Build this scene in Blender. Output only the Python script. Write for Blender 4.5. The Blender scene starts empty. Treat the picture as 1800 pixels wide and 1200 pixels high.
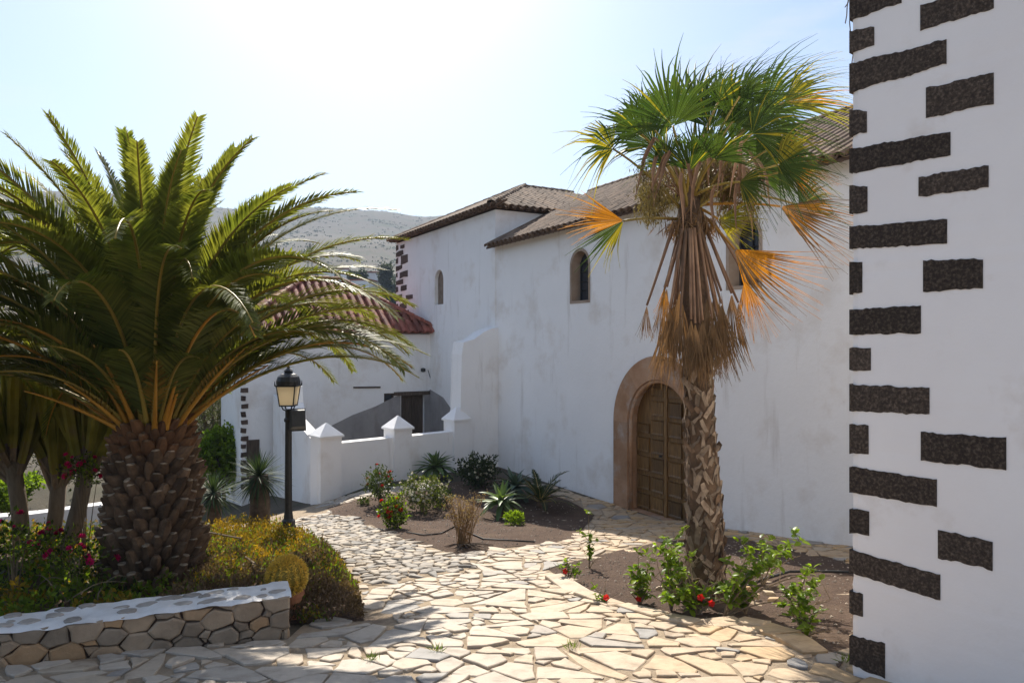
import bpy, bmesh, math, random
import numpy as np
from mathutils import Vector, Matrix, Euler, kdtree, noise
from mathutils.geometry import tessellate_polygon, delaunay_2d_cdt
R = math.radians
rnd = random.Random(7)
rng = np.random.default_rng(11)
scene = bpy.context.scene
col = scene.collection
F = 1250.0                      # focal length in photo pixels (photo 1800 wide), horizon at y = 600

# ------------------------------------------------------------------ camera
cam = bpy.data.cameras.new('camera'); camo = bpy.data.objects.new('camera', cam); col.objects.link(camo)
cam.sensor_width = 36.0; cam.lens = 25.0; cam.clip_end = 20000; cam.clip_start = 0.05
camo.location = (0, 0, 0); camo.rotation_euler = (R(90), 0, 0)
scene.camera = camo
# ------------------------------------------------------------------ sky and sun
SUN_EL, SUN_AZ = 43.0, -12.0     # azimuth measured from +y towards +x
w = bpy.data.worlds.new('World'); scene.world = w; w.use_nodes = True
nt = w.node_tree; nt.nodes.clear()
out = nt.nodes.new('ShaderNodeOutputWorld'); bg = nt.nodes.new('ShaderNodeBackground')
sky = nt.nodes.new('ShaderNodeTexSky'); sky.sky_type = 'NISHITA'; sky.sun_disc = False
sky.sun_elevation = R(SUN_EL); sky.sun_rotation = R(SUN_AZ); sky.altitude = 300
sky.air_density = 1.0; sky.dust_density = 1.0; sky.ozone_density = 1.0
tc = nt.nodes.new('ShaderNodeTexCoord')
mp = nt.nodes.new('ShaderNodeMapping'); mp.inputs['Scale'].default_value = (2.2, 2.2, 9.0)
nz = nt.nodes.new('ShaderNodeTexNoise'); nz.inputs['Scale'].default_value = 1.6; nz.inputs['Detail'].default_value = 7; nz.inputs['Roughness'].default_value = 0.62
rp = nt.nodes.new('ShaderNodeValToRGB'); rp.color_ramp.elements[0].position = 0.47; rp.color_ramp.elements[1].position = 0.78
rp.color_ramp.elements[1].color = (0.8, 0.8, 0.8, 1)
mx = nt.nodes.new('ShaderNodeMix'); mx.data_type = 'RGBA'; mx.blend_type = 'LIGHTEN'
mx.inputs['B'].default_value = (5.2, 5.3, 5.4, 1)
nt.links.new(tc.outputs['Generated'], mp.inputs['Vector']); nt.links.new(mp.outputs['Vector'], nz.inputs['Vector'])
nt.links.new(nz.outputs['Fac'], rp.inputs['Fac']); nt.links.new(rp.outputs['Color'], mx.inputs['Factor'])
nt.links.new(sky.outputs['Color'], mx.inputs['A']); nt.links.new(mx.outputs['Result'], bg.inputs['Color'])
bg.inputs['Strength'].default_value = 0.09
nt.links.new(bg.outputs['Background'], out.inputs['Surface'])
sd = Vector((math.sin(R(SUN_AZ)) * math.cos(R(SUN_EL)), math.cos(R(SUN_AZ)) * math.cos(R(SUN_EL)), math.sin(R(SUN_EL))))
sl = bpy.data.lights.new('sun', 'SUN'); sl.energy = 4.4; sl.angle = R(0.53); sl.color = (1.0, 0.93, 0.82)
slo = bpy.data.objects.new('sun', sl); col.objects.link(slo)
slo.rotation_euler = sd.to_track_quat('Z', 'Y').to_euler()
scene.view_settings.view_transform = 'Standard'; scene.view_settings.look = 'None'
scene.view_settings.exposure = 1.1; scene.view_settings.gamma = 1.0

# ------------------------------------------------------------------ materials
MATS = {}
def _new(name):
    m = bpy.data.materials.new(name); m.use_nodes = True; t = m.node_tree; t.nodes.clear()
    o = t.nodes.new('ShaderNodeOutputMaterial'); MATS[name] = m
    return m, t, o
def N(t, typ, **kw):
    n = t.nodes.new(typ)
    for k, v in kw.items():
        if k in n.inputs: n.inputs[k].default_value = v
        else: setattr(n, k, v)
    return n
def rgba(c): return (c[0], c[1], c[2], 1)
def rand_fac(t):
    """random value per separate piece, in one mesh or in many objects"""
    oi = N(t, 'ShaderNodeObjectInfo'); ge = N(t, 'ShaderNodeNewGeometry')
    a = N(t, 'ShaderNodeMath', operation='ADD'); f = N(t, 'ShaderNodeMath', operation='FRACT')
    t.links.new(oi.outputs['Random'], a.inputs[0]); t.links.new(ge.outputs['Random Per Island'], a.inputs[1])
    t.links.new(a.outputs[0], f.inputs[0])
    return f.outputs[0], ge
def ramp(t, fac, stops):
    r = N(t, 'ShaderNodeValToRGB'); e = r.color_ramp.elements
    e[0].position = stops[0][0]; e[0].color = rgba(stops[0][1]); e[1].position = stops[-1][0]; e[1].color = rgba(stops[-1][1])
    for p, c in stops[1:-1]:
        x = e.new(p); x.color = rgba(c)
    t.links.new(fac, r.inputs['Fac']); return r.outputs['Color']
def mixc(t, fac, a, b, mode='MIX'):
    m = N(t, 'ShaderNodeMix', data_type='RGBA', blend_type=mode)
    if isinstance(fac, (int, float)): m.inputs['Factor'].default_value = fac
    else: t.links.new(fac, m.inputs['Factor'])
    for k, v in (('A', a), ('B', b)):
        if isinstance(v, tuple): m.inputs[k].default_value = rgba(v)
        else: t.links.new(v, m.inputs[k])
    return m.outputs['Result']
def noise_n(t, ge, scale, detail=5, rough=0.6, stretch=None):
    n = N(t, 'ShaderNodeTexNoise', Scale=scale, Detail=detail, Roughness=rough)
    src = ge.outputs['Position']
    if stretch:
        mm = N(t, 'ShaderNodeMapping'); mm.inputs['Scale'].default_value = stretch
        t.links.new(src, mm.inputs['Vector']); src = mm.outputs['Vector']
    t.links.new(src, n.inputs['Vector']); return n.outputs['Fac']
def surf(name, stops, scale=4.0, rough=0.85, bump=0.3, bscale=40, bdist=0.01, vary=0.25, pieces=None, spec=0.3, metal=0.0, stain=None, detail=5, stretch=None):
    """stops: noise colour ramp; pieces: colours picked per piece; stain: (colour, scale, lo, hi)"""
    m, t, o = _new(name); b = N(t, 'ShaderNodeBsdfPrincipled'); b.inputs['Roughness'].default_value = rough
    b.inputs['Specular IOR Level'].default_value = spec; b.inputs['Metallic'].default_value = metal
    f, ge = rand_fac(t)
    c = ramp(t, noise_n(t, ge, scale, detail, 0.6, stretch), stops)
    if pieces:
        pc = ramp(t, f, pieces); c = mixc(t, 1.0, c, pc, 'MULTIPLY')
    elif vary:
        k = N(t, 'ShaderNodeMapRange'); k.inputs['To Min'].default_value = 1 - vary; k.inputs['To Max'].default_value = 1 + vary
        t.links.new(f, k.inputs['Value']); c = mixc(t, 1.0, c, k.outputs['Result'], 'MULTIPLY')
    if stain:
        for sc, ss, lo, hi, st in stain:
            k = N(t, 'ShaderNodeMapRange'); k.inputs['From Min'].default_value = lo; k.inputs['From Max'].default_value = hi
            t.links.new(noise_n(t, ge, ss, 6, 0.65, st), k.inputs['Value']); c = mixc(t, k.outputs['Result'], c, sc)
    t.links.new(c, b.inputs['Base Color'])
    if bump:
        bn = N(t, 'ShaderNodeBump'); bn.inputs['Strength'].default_value = bump; bn.inputs['Distance'].default_value = bdist
        t.links.new(noise_n(t, ge, bscale, 5, 0.65), bn.inputs['Height']); t.links.new(bn.outputs['Normal'], b.inputs['Normal'])
    t.links.new(b.outputs['BSDF'], o.inputs['Surface']); return m
def leaf(name, stops, trans=0.4, tcol=None, rough=0.5, scale=3.0, vary=0.35, spec=0.18):
    m, t, o = _new(name); b = N(t, 'ShaderNodeBsdfPrincipled'); b.inputs['Roughness'].default_value = rough
    b.inputs['Specular IOR Level'].default_value = spec
    f, ge = rand_fac(t); c = ramp(t, noise_n(t, ge, scale, 3, 0.5), stops)
    k = N(t, 'ShaderNodeMapRange'); k.inputs['To Min'].default_value = 1 - vary; k.inputs['To Max'].default_value = 1 + vary
    t.links.new(f, k.inputs['Value']); c = mixc(t, 1.0, c, k.outputs['Result'], 'MULTIPLY')
    t.links.new(c, b.inputs['Base Color'])
    tr = N(t, 'ShaderNodeBsdfTranslucent'); tcx = mixc(t, 1.0, c, tcol or (1.5, 1.6, 0.7), 'MULTIPLY'); t.links.new(tcx, tr.inputs['Color'])
    ms = N(t, 'ShaderNodeMixShader'); ms.inputs[0].default_value = trans
    t.links.new(b.outputs['BSDF'], ms.inputs[1]); t.links.new(tr.outputs['BSDF'], ms.inputs[2]); t.links.new(ms.outputs[0], o.inputs['Surface'])
    return m

PLAS_ST = [((0.64, 0.57, 0.50), 0.9, 0.52, 0.82, None), ((0.52, 0.47, 0.42), 3.0, 0.58, 0.92, (1, 1, 0.12)), ((0.42, 0.36, 0.31), 14, 0.68, 0.88, None)]
surf('plaster', [(0.3, (0.82, 0.80, 0.78)), (0.7, (0.87, 0.85, 0.83))], 0.8, 0.9, 0.35, 9, 0.02, 0, stain=PLAS_ST)
surf('plaster_near', [(0.3, (0.83, 0.80, 0.785)), (0.7, (0.87, 0.85, 0.835))], 1.5, 0.9, 0.3, 25, 0.006, 0, stain=[((0.66, 0.60, 0.54), 2.2, 0.58, 0.85, None), ((0.5, 0.43, 0.36), 22, 0.72, 0.86, None)])
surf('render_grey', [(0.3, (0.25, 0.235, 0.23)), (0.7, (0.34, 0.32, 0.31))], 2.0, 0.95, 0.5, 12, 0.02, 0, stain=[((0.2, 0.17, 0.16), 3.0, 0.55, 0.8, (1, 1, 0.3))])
surf('basalt', [(0.25, (0.024, 0.019, 0.016)), (0.5, (0.062, 0.047, 0.037)), (0.8, (0.22, 0.17, 0.13))], 55, 0.95, 1.0, 70, 0.012, 0.3, detail=8)
surf('lava_stone', [(0.3, (0.06, 0.04, 0.032)), (0.8, (0.13, 0.09, 0.07))], 6, 0.95, 0.8, 25, 0.03, 0.35)
surf('sandstone', [(0.3, (0.27, 0.145, 0.075)), (0.55, (0.37, 0.215, 0.125)), (0.75, (0.41, 0.28, 0.195))], 2.5, 0.9, 0.6, 22, 0.012, 0.16, stain=[((0.42, 0.36, 0.31), 1.8, 0.56, 0.75, None), ((0.17, 0.11, 0.08), 5, 0.6, 0.85, (1, 1, 0.3))])
surf('sandstone_pale', [(0.3, (0.30, 0.22, 0.16)), (0.75, (0.42, 0.33, 0.26))], 3.5, 0.9, 0.6, 30, 0.012, 0.12)
surf('blocked', [(0.3, (0.15, 0.11, 0.08)), (0.7, (0.26, 0.20, 0.15))], 5, 0.95, 0.7, 20, 0.02, 0)
surf('door_wood', [(0.3, (0.080, 0.040, 0.012)), (0.55, (0.165, 0.088, 0.027)), (0.8, (0.25, 0.145, 0.052))], 5, 0.55, 0.4, 60, 0.004, 0.3, stretch=(6, 6, 0.7), spec=0.4)
surf('old_wood', [(0.3, (0.05, 0.035, 0.025)), (0.7, (0.11, 0.08, 0.06))], 7, 0.85, 0.5, 50, 0.006, 0.2, stretch=(5, 5, 0.5))
surf('iron', [(0.3, (0.012, 0.012, 0.013)), (0.7, (0.028, 0.027, 0.026))], 20, 0.5, 0.2, 90, 0.002, 0, spec=0.5)
surf('hose', [(0.3, (0.012, 0.012, 0.012)), (0.7, (0.03, 0.03, 0.03))], 5, 0.6, 0, vary=0)
surf('tile_grey', [(0.3, (0.13, 0.090, 0.064)), (0.7, (0.25, 0.185, 0.135))], 4, 0.9, 0.5, 30, 0.01, pieces=[(0, (0.55, 0.5, 0.46)), (0.5, (0.95, 0.9, 0.85)), (1, (1.2, 1.1, 1.0))])
surf('tile_red', [(0.3, (0.19, 0.055, 0.036)), (0.7, (0.32, 0.11, 0.07))], 3, 0.7, 0.4, 30, 0.01, pieces=[(0, (0.6, 0.6, 0.6)), (0.5, (1, 0.95, 0.9)), (1, (1.25, 1.2, 1.2))])
surf('tile_bed', [(0.3, (0.08, 0.05, 0.035)), (0.7, (0.14, 0.09, 0.065))], 5, 0.95, 0.5, 20, 0.02, 0)
surf('soil', [(0.3, (0.058, 0.034, 0.022)), (0.6, (0.105, 0.066, 0.045)), (0.85, (0.19, 0.13, 0.092))], 26, 0.97, 1.0, 60, 0.03, 0, detail=9, stain=[((0.15, 0.10, 0.065), 1.3, 0.5, 0.8, None)])
surf('mortar', [(0.3, (0.25, 0.19, 0.13)), (0.7, (0.42, 0.33, 0.23))], 9, 0.97, 1.0, 55, 0.02, 0, detail=8, stain=[((0.16, 0.12, 0.09), 2.0, 0.55, 0.8, None)])
surf('pebble', [(0.3, (0.2, 0.16, 0.12)), (0.7, (0.4, 0.33, 0.26))], 6, 0.9, 0.3, 60, 0.005, 0.5)
def flag_mat():
    m, t, o = _new('flagstone'); b = N(t, 'ShaderNodeBsdfPrincipled'); b.inputs['Roughness'].default_value = 0.72
    b.inputs['Specular IOR Level'].default_value = 0.35
    f, ge = rand_fac(t)
    sx = N(t, 'ShaderNodeSeparateXYZ'); t.links.new(ge.outputs['Position'], sx.inputs[0])
    gx = N(t, 'ShaderNodeMapRange'); gx.inputs['From Min'].default_value = -0.6; gx.inputs['From Max'].default_value = 2.4
    t.links.new(sx.outputs['X'], gx.inputs['Value'])
    grey = ramp(t, f, [(0.0, (0.29, 0.28, 0.27)), (0.16, (0.40, 0.36, 0.31)), (0.6, (0.48, 0.42, 0.35)), (1.0, (0.42, 0.35, 0.27))])
    tan = ramp(t, f, [(0.0, (0.26, 0.255, 0.25)), (0.08, (0.34, 0.29, 0.23)), (0.14, (0.42, 0.31, 0.20)), (0.55, (0.46, 0.34, 0.215)), (0.8, (0.47, 0.31, 0.15)), (1.0, (0.44, 0.36, 0.26))])
    c = mixc(t, gx.outputs['Result'], grey, tan)
    c = mixc(t, 1.0, c, ramp(t, noise_n(t, ge, 7, 7, 0.65), [(0.28, (0.66, 0.62, 0.58)), (0.5, (0.98, 0.96, 0.93)), (0.72, (1.12, 1.1, 1.06))]), 'MULTIPLY')
    k = N(t, 'ShaderNodeMapRange'); k.inputs['From Min'].default_value = 0.6; k.inputs['From Max'].default_value = 0.85; k.inputs['To Max'].default_value = 0.6
    t.links.new(noise_n(t, ge, 3.1, 6, 0.7), k.inputs['Value']); c = mixc(t, k.outputs['Result'], c, (0.27, 0.16, 0.075))
    t.links.new(c, b.inputs['Base Color'])
    bn = N(t, 'ShaderNodeBump'); bn.inputs['Strength'].default_value = 0.6; bn.inputs['Distance'].default_value = 0.012
    t.links.new(noise_n(t, ge, 14, 8, 0.6, (1, 1, 3)), bn.inputs['Height']); t.links.new(bn.outputs['Normal'], b.inputs['Normal'])
    t.links.new(b.outputs['BSDF'], o.inputs['Surface'])
flag_mat()
surf('cobble', [(0.3, (0.25, 0.23, 0.205)), (0.7, (0.40, 0.36, 0.31))], 6, 0.75, 0.5, 30, 0.008, pieces=[(0, (0.6, 0.62, 0.65)), (0.4, (1, 0.98, 0.95)), (1, (1.25, 1.15, 1.0))])
surf('wall_stone', [(0.3, (0.25, 0.195, 0.14)), (0.7, (0.40, 0.32, 0.235))], 5, 0.92, 0.8, 28, 0.012, pieces=[(0, (0.65, 0.62, 0.6)), (0.3, (0.9, 0.88, 0.86)), (0.7, (1.15, 1.05, 0.95)), (1, (1.3, 1.0, 0.7))])
surf('top_stone', [(0.3, (0.26, 0.23, 0.20)), (0.7, (0.42, 0.38, 0.34))], 9, 0.9, 0.6, 28, 0.01, 0.25)
surf('whitewash', [(0.3, (0.62, 0.60, 0.58)), (0.7, (0.78, 0.77, 0.76))], 6, 0.9, 0.6, 22, 0.012, 0)
surf('ground', [(0.3, (0.060, 0.050, 0.036)), (0.6, (0.10, 0.082, 0.058)), (0.8, (0.14, 0.112, 0.08))], 0.7, 0.98, 0.6, 12, 0.05, 0, stain=[((0.05, 0.058, 0.03), 0.035, 0.5, 0.62, None), ((0.055, 0.06, 0.032), 0.22, 0.56, 0.62, None)])
surf('boot', [(0.3, (0.07, 0.042, 0.025)), (0.7, (0.19, 0.12, 0.072))], 9, 0.9, 0.9, 45, 0.012, 0.4)
surf('boot_cut', [(0.3, (0.20, 0.15, 0.10)), (0.7, (0.38, 0.30, 0.22))], 16, 0.9, 0.6, 60, 0.006, 0.35)
surf('boot_orange', [(0.3, (0.09, 0.042, 0.02)), (0.7, (0.18, 0.09, 0.042))], 9, 0.85, 0.8, 45, 0.01, 0.3)
surf('boot_pale', [(0.3, (0.13, 0.09, 0.062)), (0.7, (0.34, 0.26, 0.185))], 10, 0.9, 0.8, 60, 0.008, 0.4)
surf('bark', [(0.3, (0.075, 0.052, 0.036)), (0.7, (0.17, 0.125, 0.09))], 8, 0.92, 0.8, 35, 0.015, 0.2)
surf('twig', [(0.3, (0.13, 0.09, 0.055)), (0.7, (0.25, 0.19, 0.12))], 8, 0.9, 0.2, 60, 0.004, 0.3)
surf('terracotta', [(0.3, (0.30, 0.12, 0.06)), (0.7, (0.42, 0.2, 0.11))], 7, 0.85, 0.4, 40, 0.004, 0.1)
surf('spine', [(0.3, (0.62, 0.38, 0.045)), (0.7, (0.80, 0.56, 0.10))], 10, 0.6, 0, vary=0.3)
leaf('cactus', [(0.3, (0.14, 0.145, 0.025)), (0.55, (0.25, 0.23, 0.05)), (0.75, (0.22, 0.17, 0.09))], 0.35, (1.5, 1.4, .5), 0.6, 3)
surf('cactus_wood', [(0.3, (0.13, 0.10, 0.07)), (0.7, (0.24, 0.185, 0.13))], 5, 0.9, 0.6, 25, 0.015, 0.2, stretch=(3, 3, 0.6))
surf('barrel_flesh', [(0.3, (0.20, 0.15, 0.02)), (0.7, (0.30, 0.22, 0.035))], 6, 0.6, 0.2, 30, 0.006, 0)
surf('rachis', [(0.3, (0.20, 0.15, 0.03)), (0.7, (0.33, 0.23, 0.05))], 1.5, 0.45, 0, vary=0.2)
surf('petiole_orange', [(0.3, (0.36, 0.16, 0.02)), (0.7, (0.48, 0.25, 0.04))], 3, 0.5, 0, vary=0.25)
surf('petiole_brown', [(0.3, (0.15, 0.08, 0.045)), (0.7, (0.27, 0.165, 0.10))], 5, 0.7, 0, vary=0.3)
leaf('palm_leaf', [(0.3, (0.085, 0.112, 0.028)), (0.7, (0.165, 0.175, 0.048))], 0.48, (1.6, 1.5, 0.5), 0.5, spec=.2)
leaf('palm_leaf_old', [(0.3, (0.12, 0.10, 0.02)), (0.7, (0.24, 0.15, 0.03))], 0.4, (1.4, 1.2, 0.5), 0.5)
leaf('fan_green', [(0.3, (0.030, 0.058, 0.016)), (0.7, (0.065, 0.098, 0.026))], 0.34, (1.6, 1.6, 0.6), 0.55, 5, spec=.1)
leaf('fan_yellow', [(0.3, (0.16, 0.17, 0.018)), (0.7, (0.33, 0.27, 0.03))], 0.5, (1.5, 1.4, 0.6), 0.45, 5)
leaf('fan_orange', [(0.3, (0.33, 0.14, 0.012)), (0.7, (0.50, 0.24, 0.025))], 0.42, (1.3, 1.1, 0.6), 0.5, 5)
leaf('fan_brown', [(0.3, (0.13, 0.078, 0.036)), (0.7, (0.25, 0.16, 0.082))], 0.3, (1.3, 1.1, 0.8), 0.65, 5)
leaf('fruit_brown', [(0.3, (0.12, 0.085, 0.03)), (0.7, (0.21, 0.16, 0.07))], 0.2, None, 0.7, 5)
leaf('agave', [(0.3, (0.065, 0.11, 0.042)), (0.7, (0.13, 0.18, 0.07))], 0.22, (1.5, 1.6, 0.6), 0.4, 2)
leaf('agave_blue', [(0.3, (0.055, 0.085, 0.062)), (0.7, (0.095, 0.135, 0.10))], 0.15, None, 0.45, 2)
leaf('yucca', [(0.3, (0.032, 0.055, 0.028)), (0.7, (0.065, 0.095, 0.045))], 0.15, None, 0.6, 3, spec=.1)
leaf('hibiscus', [(0.3, (0.10, 0.165, 0.016)), (0.7, (0.20, 0.26, 0.03))], 0.5, (1.6, 1.7, 0.5), 0.35, 5)
leaf('rose_leaf', [(0.3, (0.03, 0.05, 0.012)), (0.7, (0.07, 0.09, 0.02))], 0.35, (1.6, 1.7, 0.5), 0.45, 5)
leaf('bush_leaf', [(0.3, (0.02, 0.035, 0.012)), (0.7, (0.045, 0.06, 0.022))], 0.25, None, 0.5, 5)
leaf('lantana_leaf', [(0.3, (0.07, 0.09, 0.02)), (0.7, (0.13, 0.14, 0.035))], 0.4, None, 0.5, 5)
leaf('cover_green', [(0.3, (0.06, 0.10, 0.012)), (0.7, (0.14, 0.19, 0.025))], 0.45, (1.6, 1.7, 0.5), 0.5, 3)
leaf('cover_yellow', [(0.35, (0.15, 0.12, 0.018)), (0.65, (0.32, 0.22, 0.03))], 0.45, (1.4, 1.2, 0.5), 0.5, 2)
leaf('cover_purple', [(0.3, (0.09, 0.058, 0.038)), (0.7, (0.17, 0.11, 0.065))], 0.25, None, 0.6, 3)
leaf('tree_olive', [(0.3, (0.045, 0.055, 0.022)), (0.7, (0.095, 0.10, 0.042))], 0.35, None, 0.55, 0.8)
leaf('tree_bright', [(0.3, (0.085, 0.14, 0.012)), (0.7, (0.17, 0.23, 0.02))], 0.5, None, 0.5, 2)
leaf('tree_far', [(0.3, (0.03, 0.04, 0.022)), (0.7, (0.06, 0.07, 0.04))], 0.2, None, 0.6, 0.3)
leaf('petal_red', [(0.3, (0.52, 0.015, 0.015)), (0.7, (0.68, 0.04, 0.025))], 0.35, (1.2, 1, 1), 0.5)
leaf('petal_magenta', [(0.3, (0.50, 0.012, 0.10)), (0.7, (0.68, 0.03, 0.19))], 0.45, (1.3, 1, 1.1), 0.5)
leaf('petal_white', [(0.3, (0.62, 0.58, 0.42)), (0.7, (0.75, 0.72, 0.60))], 0.3, (1, 1, 1), 0.5)
leaf('dry', [(0.3, (0.20, 0.13, 0.07)), (0.7, (0.34, 0.23, 0.13))], 0.3, None, 0.7, 5)
def glass_mats():
    m, t, o = _new('lamp_glass'); b = N(t, 'ShaderNodeBsdfPrincipled')
    b.inputs['Base Color'].default_value = (0.85, 0.74, 0.56, 1); b.inputs['Roughness'].default_value = 0.35
    tr = N(t, 'ShaderNodeBsdfTranslucent'); tr.inputs['Color'].default_value = (0.95, 0.84, 0.64, 1)
    ms = N(t, 'ShaderNodeMixShader'); ms.inputs[0].default_value = 0.7
    t.links.new(b.outputs[0], ms.inputs[1]); t.links.new(tr.outputs[0], ms.inputs[2]); t.links.new(ms.outputs[0], o.inputs[0])
    m, t, o = _new('pane'); b = N(t, 'ShaderNodeBsdfPrincipled')
    b.inputs['Base Color'].default_value = (0.03, 0.035, 0.045, 1); b.inputs['Roughness'].default_value = 0.12; t.links.new(b.outputs[0], o.inputs[0])
glass_mats()
surf('car_paint', [(0.3, (0.5, 0.52, 0.55)), (0.7, (0.6, 0.62, 0.65))], 1, 0.3, 0, vary=0, spec=0.5)

# ------------------------------------------------------------------ helpers
WM = {}                                   # world matrix of every object built
def link(o, parent=None, M=None):
    col.objects.link(o); M = M or Matrix()
    if parent is not None:
        o.parent = parent; o.matrix_parent_inverse = WM[parent.name].inverted()
    o.matrix_basis = M; WM[o.name] = M.copy()
    return o
def tag(o, label=None, cat=None, group=None, kind=None):
    if label: o['label'] = label
    if cat: o['category'] = cat
    if group: o['group'] = group
    if kind: o['kind'] = kind
    return o
def thing(name, loc, label, cat, group=None):
    o = bpy.data.objects.new(name, None); o.empty_display_size = 0.2
    link(o, None, Matrix.Translation(loc)); return tag(o, label, cat, group)
class MB:
    def __init__(s): s.v = []; s.f = []; s.m = []
    def add(s, vs, fs, m=0):
        b = len(s.v); s.v.extend([tuple(v) for v in vs]); s.f.extend([tuple(b + i for i in f) for f in fs]); s.m.extend([m] * len(fs))
    def box(s, c, size, M=None, m=0):
        x, y, z = size[0] / 2, size[1] / 2, size[2] / 2; c = Vector(c)
        vs = [Vector((a, b, d)) for a in (-x, x) for b in (-y, y) for d in (-z, z)]
        vs = [(M @ v if M else v) + c for v in vs]
        s.add(vs, [(0, 1, 3, 2), (4, 6, 7, 5), (0, 4, 5, 1), (2, 3, 7, 6), (0, 2, 6, 4), (1, 5, 7, 3)], m)
    def tube(s, pts, rad, n=6, m=0, cap=True):
        pts = [Vector(p) for p in pts]; rings = []
        up = Vector((0.31, 0.17, 0.94))
        for i, p in enumerate(pts):
            d = (pts[min(i + 1, len(pts) - 1)] - pts[max(i - 1, 0)]).normalized()
            a = d.cross(up)
            if a.length < 1e-3: a = d.cross(Vector((1, 0, 0)))
            a.normalize(); b = d.cross(a); r = rad[i] if isinstance(rad, (list, tuple)) else rad
            rings.append([p + (a * math.cos(2 * math.pi * k / n) + b * math.sin(2 * math.pi * k / n)) * r for k in range(n)])
        vs = [v for r_ in rings for v in r_]; fs = []
        for i in range(len(pts) - 1):
            for k in range(n): fs.append((i * n + k, i * n + (k + 1) % n, (i + 1) * n + (k + 1) % n, (i + 1) * n + k))
        if cap: fs.append(tuple(range(n - 1, -1, -1))); fs.append(tuple((len(pts) - 1) * n + k for k in range(n)))
        s.add(vs, fs, m)
    def lathe(s, c, prof, n=16, m=0, ax=None):
        """prof: list of (radius, height)"""
        c = Vector(c); vs = []; fs = []
        for r_, h in prof:
            for k in range(n): vs.append(c + Vector((r_ * math.cos(2 * math.pi * k / n), r_ * math.sin(2 * math.pi * k / n), h)))
        for i in range(len(prof) - 1):
            for k in range(n): fs.append((i * n + k, i * n + (k + 1) % n, (i + 1) * n + (k + 1) % n, (i + 1) * n + k))
        fs.append(tuple(range(n - 1, -1, -1))); fs.append(tuple((len(prof) - 1) * n + k for k in range(n)))
        s.add(vs, fs, m)
    def mesh(s, name, mats, smooth=False):
        me = bpy.data.meshes.new(name); me.from_pydata(s.v, [], s.f)
        for m in ([mats] if isinstance(mats, str) else mats): me.materials.append(MATS[m])
        me.polygons.foreach_set('material_index', s.m)
        if smooth: me.polygons.foreach_set('use_smooth', [True] * len(s.f))
        me.update(); return me
    def build(s, name, mats, parent=None, M=None, smooth=False):
        return link(bpy.data.objects.new(name, s.mesh(name, mats, smooth)), parent, M)
def inst(name, me, parent, M): return link(bpy.data.objects.new(name, me), parent, M)
def quads(name, V, mats, idx=None, parent=None):
    """V: (n,4,3) array of separate quads"""
    n = len(V); me = bpy.data.meshes.new(name); me.vertices.add(4 * n); me.loops.add(4 * n); me.polygons.add(n)
    me.vertices.foreach_set('co', np.ascontiguousarray(V, dtype=np.float32).ravel())
    me.loops.foreach_set('vertex_index', np.arange(4 * n, dtype=np.int32))
    me.polygons.foreach_set('loop_start', np.arange(0, 4 * n, 4, dtype=np.int32)); me.polygons.foreach_set('loop_total', np.full(n, 4, dtype=np.int32))
    for m in ([mats] if isinstance(mats, str) else mats): me.materials.append(MATS[m])
    if idx is not None: me.polygons.foreach_set('material_index', np.asarray(idx, dtype=np.int32))
    me.update(calc_edges=True); me.validate()
    return link(bpy.data.objects.new(name, me), parent)
def unit(a): return a / np.maximum(np.linalg.norm(a, axis=1, keepdims=True), 1e-9)
def leafquads(P, D, L, W):
    """diamond leaves at P along D, length L, width W"""
    n = len(P); D = unit(D); S = unit(np.cross(D, rng.normal(size=(n, 3)))); L = np.reshape(L, (-1, 1)) * np.ones((n, 1)); W = np.reshape(W, (-1, 1)) * np.ones((n, 1))
    mid = P + D * L * 0.5
    return np.stack([P, mid + S * W * 0.5, P + D * L, mid - S * W * 0.5], axis=1)

def sstep(a, b, x):
    t = min(1.0, max(0.0, (x - a) / (b - a))); return t * t * (3 - 2 * t)
FAR = [(30, -6.0), (60, -5.5), (100, 2.5), (150, 10.5), (300, 26.0), (600, 84.0), (900, 159.0), (1200, 150.0), (1800, 120.0), (9000, 60.0)]
def ground(x, y):
    yy = min(max(y, -12), 14.0)
    h = -1.55 - 0.14 * yy
    h -= 0.30 * max(0.0, -x - 3.4) * sstep(12, 18, y)
    r = math.hypot(x, y)
    if r > 26:
        rr = r
        for (a, ha), (b, hb) in zip(FAR, FAR[1:]):
            if rr <= b:
                k = sstep(a, b, rr) * 0.4 + 0.6 * max(0, (rr - a) / (b - a)); far = ha + (hb - ha) * k; break
        else: far = 60
        az = math.degrees(math.atan2(x, max(y, 1e-3))) if y > 0 else 90
        am = 1.0 + 0.02 * math.sin(az * 0.42 + 0.9) + 0.008 * math.sin(az * 1.1) + 0.04 * sstep(-8, -2, az)
        if far > 0: far *= am
        kb = sstep(-0.25, 0.35, y / r); far = far * kb + (-3 - 0.003 * r) * (1 - kb)
        if r > 90 and y > 0:
            far += (noise.noise(Vector((x / 130, y / 130, 0))) * 4 + noise.noise(Vector((x / 45, y / 45, 3))) * 1.2) * sstep(90, 500, r)
        k = sstep(26, 40, r); h = h * (1 - k) + far * k
    return h
def G(x, y, dz=0.0): return Vector((x, y, ground(x, y) + dz))
def gpix(px, py):
    """point of the near ground seen at photo pixel (px,py)"""
    a, b = (px - 900) / F, (600 - py) / F; lo, hi = 1.0, 40.0
    for _ in range(50):
        m_ = (lo + hi) / 2
        if b * m_ > ground(a * m_, m_): lo = m_
        else: hi = m_
    return Vector((a * lo, lo))
def at(px, py, d): return Vector(((px - 900) / F * d, d, (600 - py) / F * d))
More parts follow.
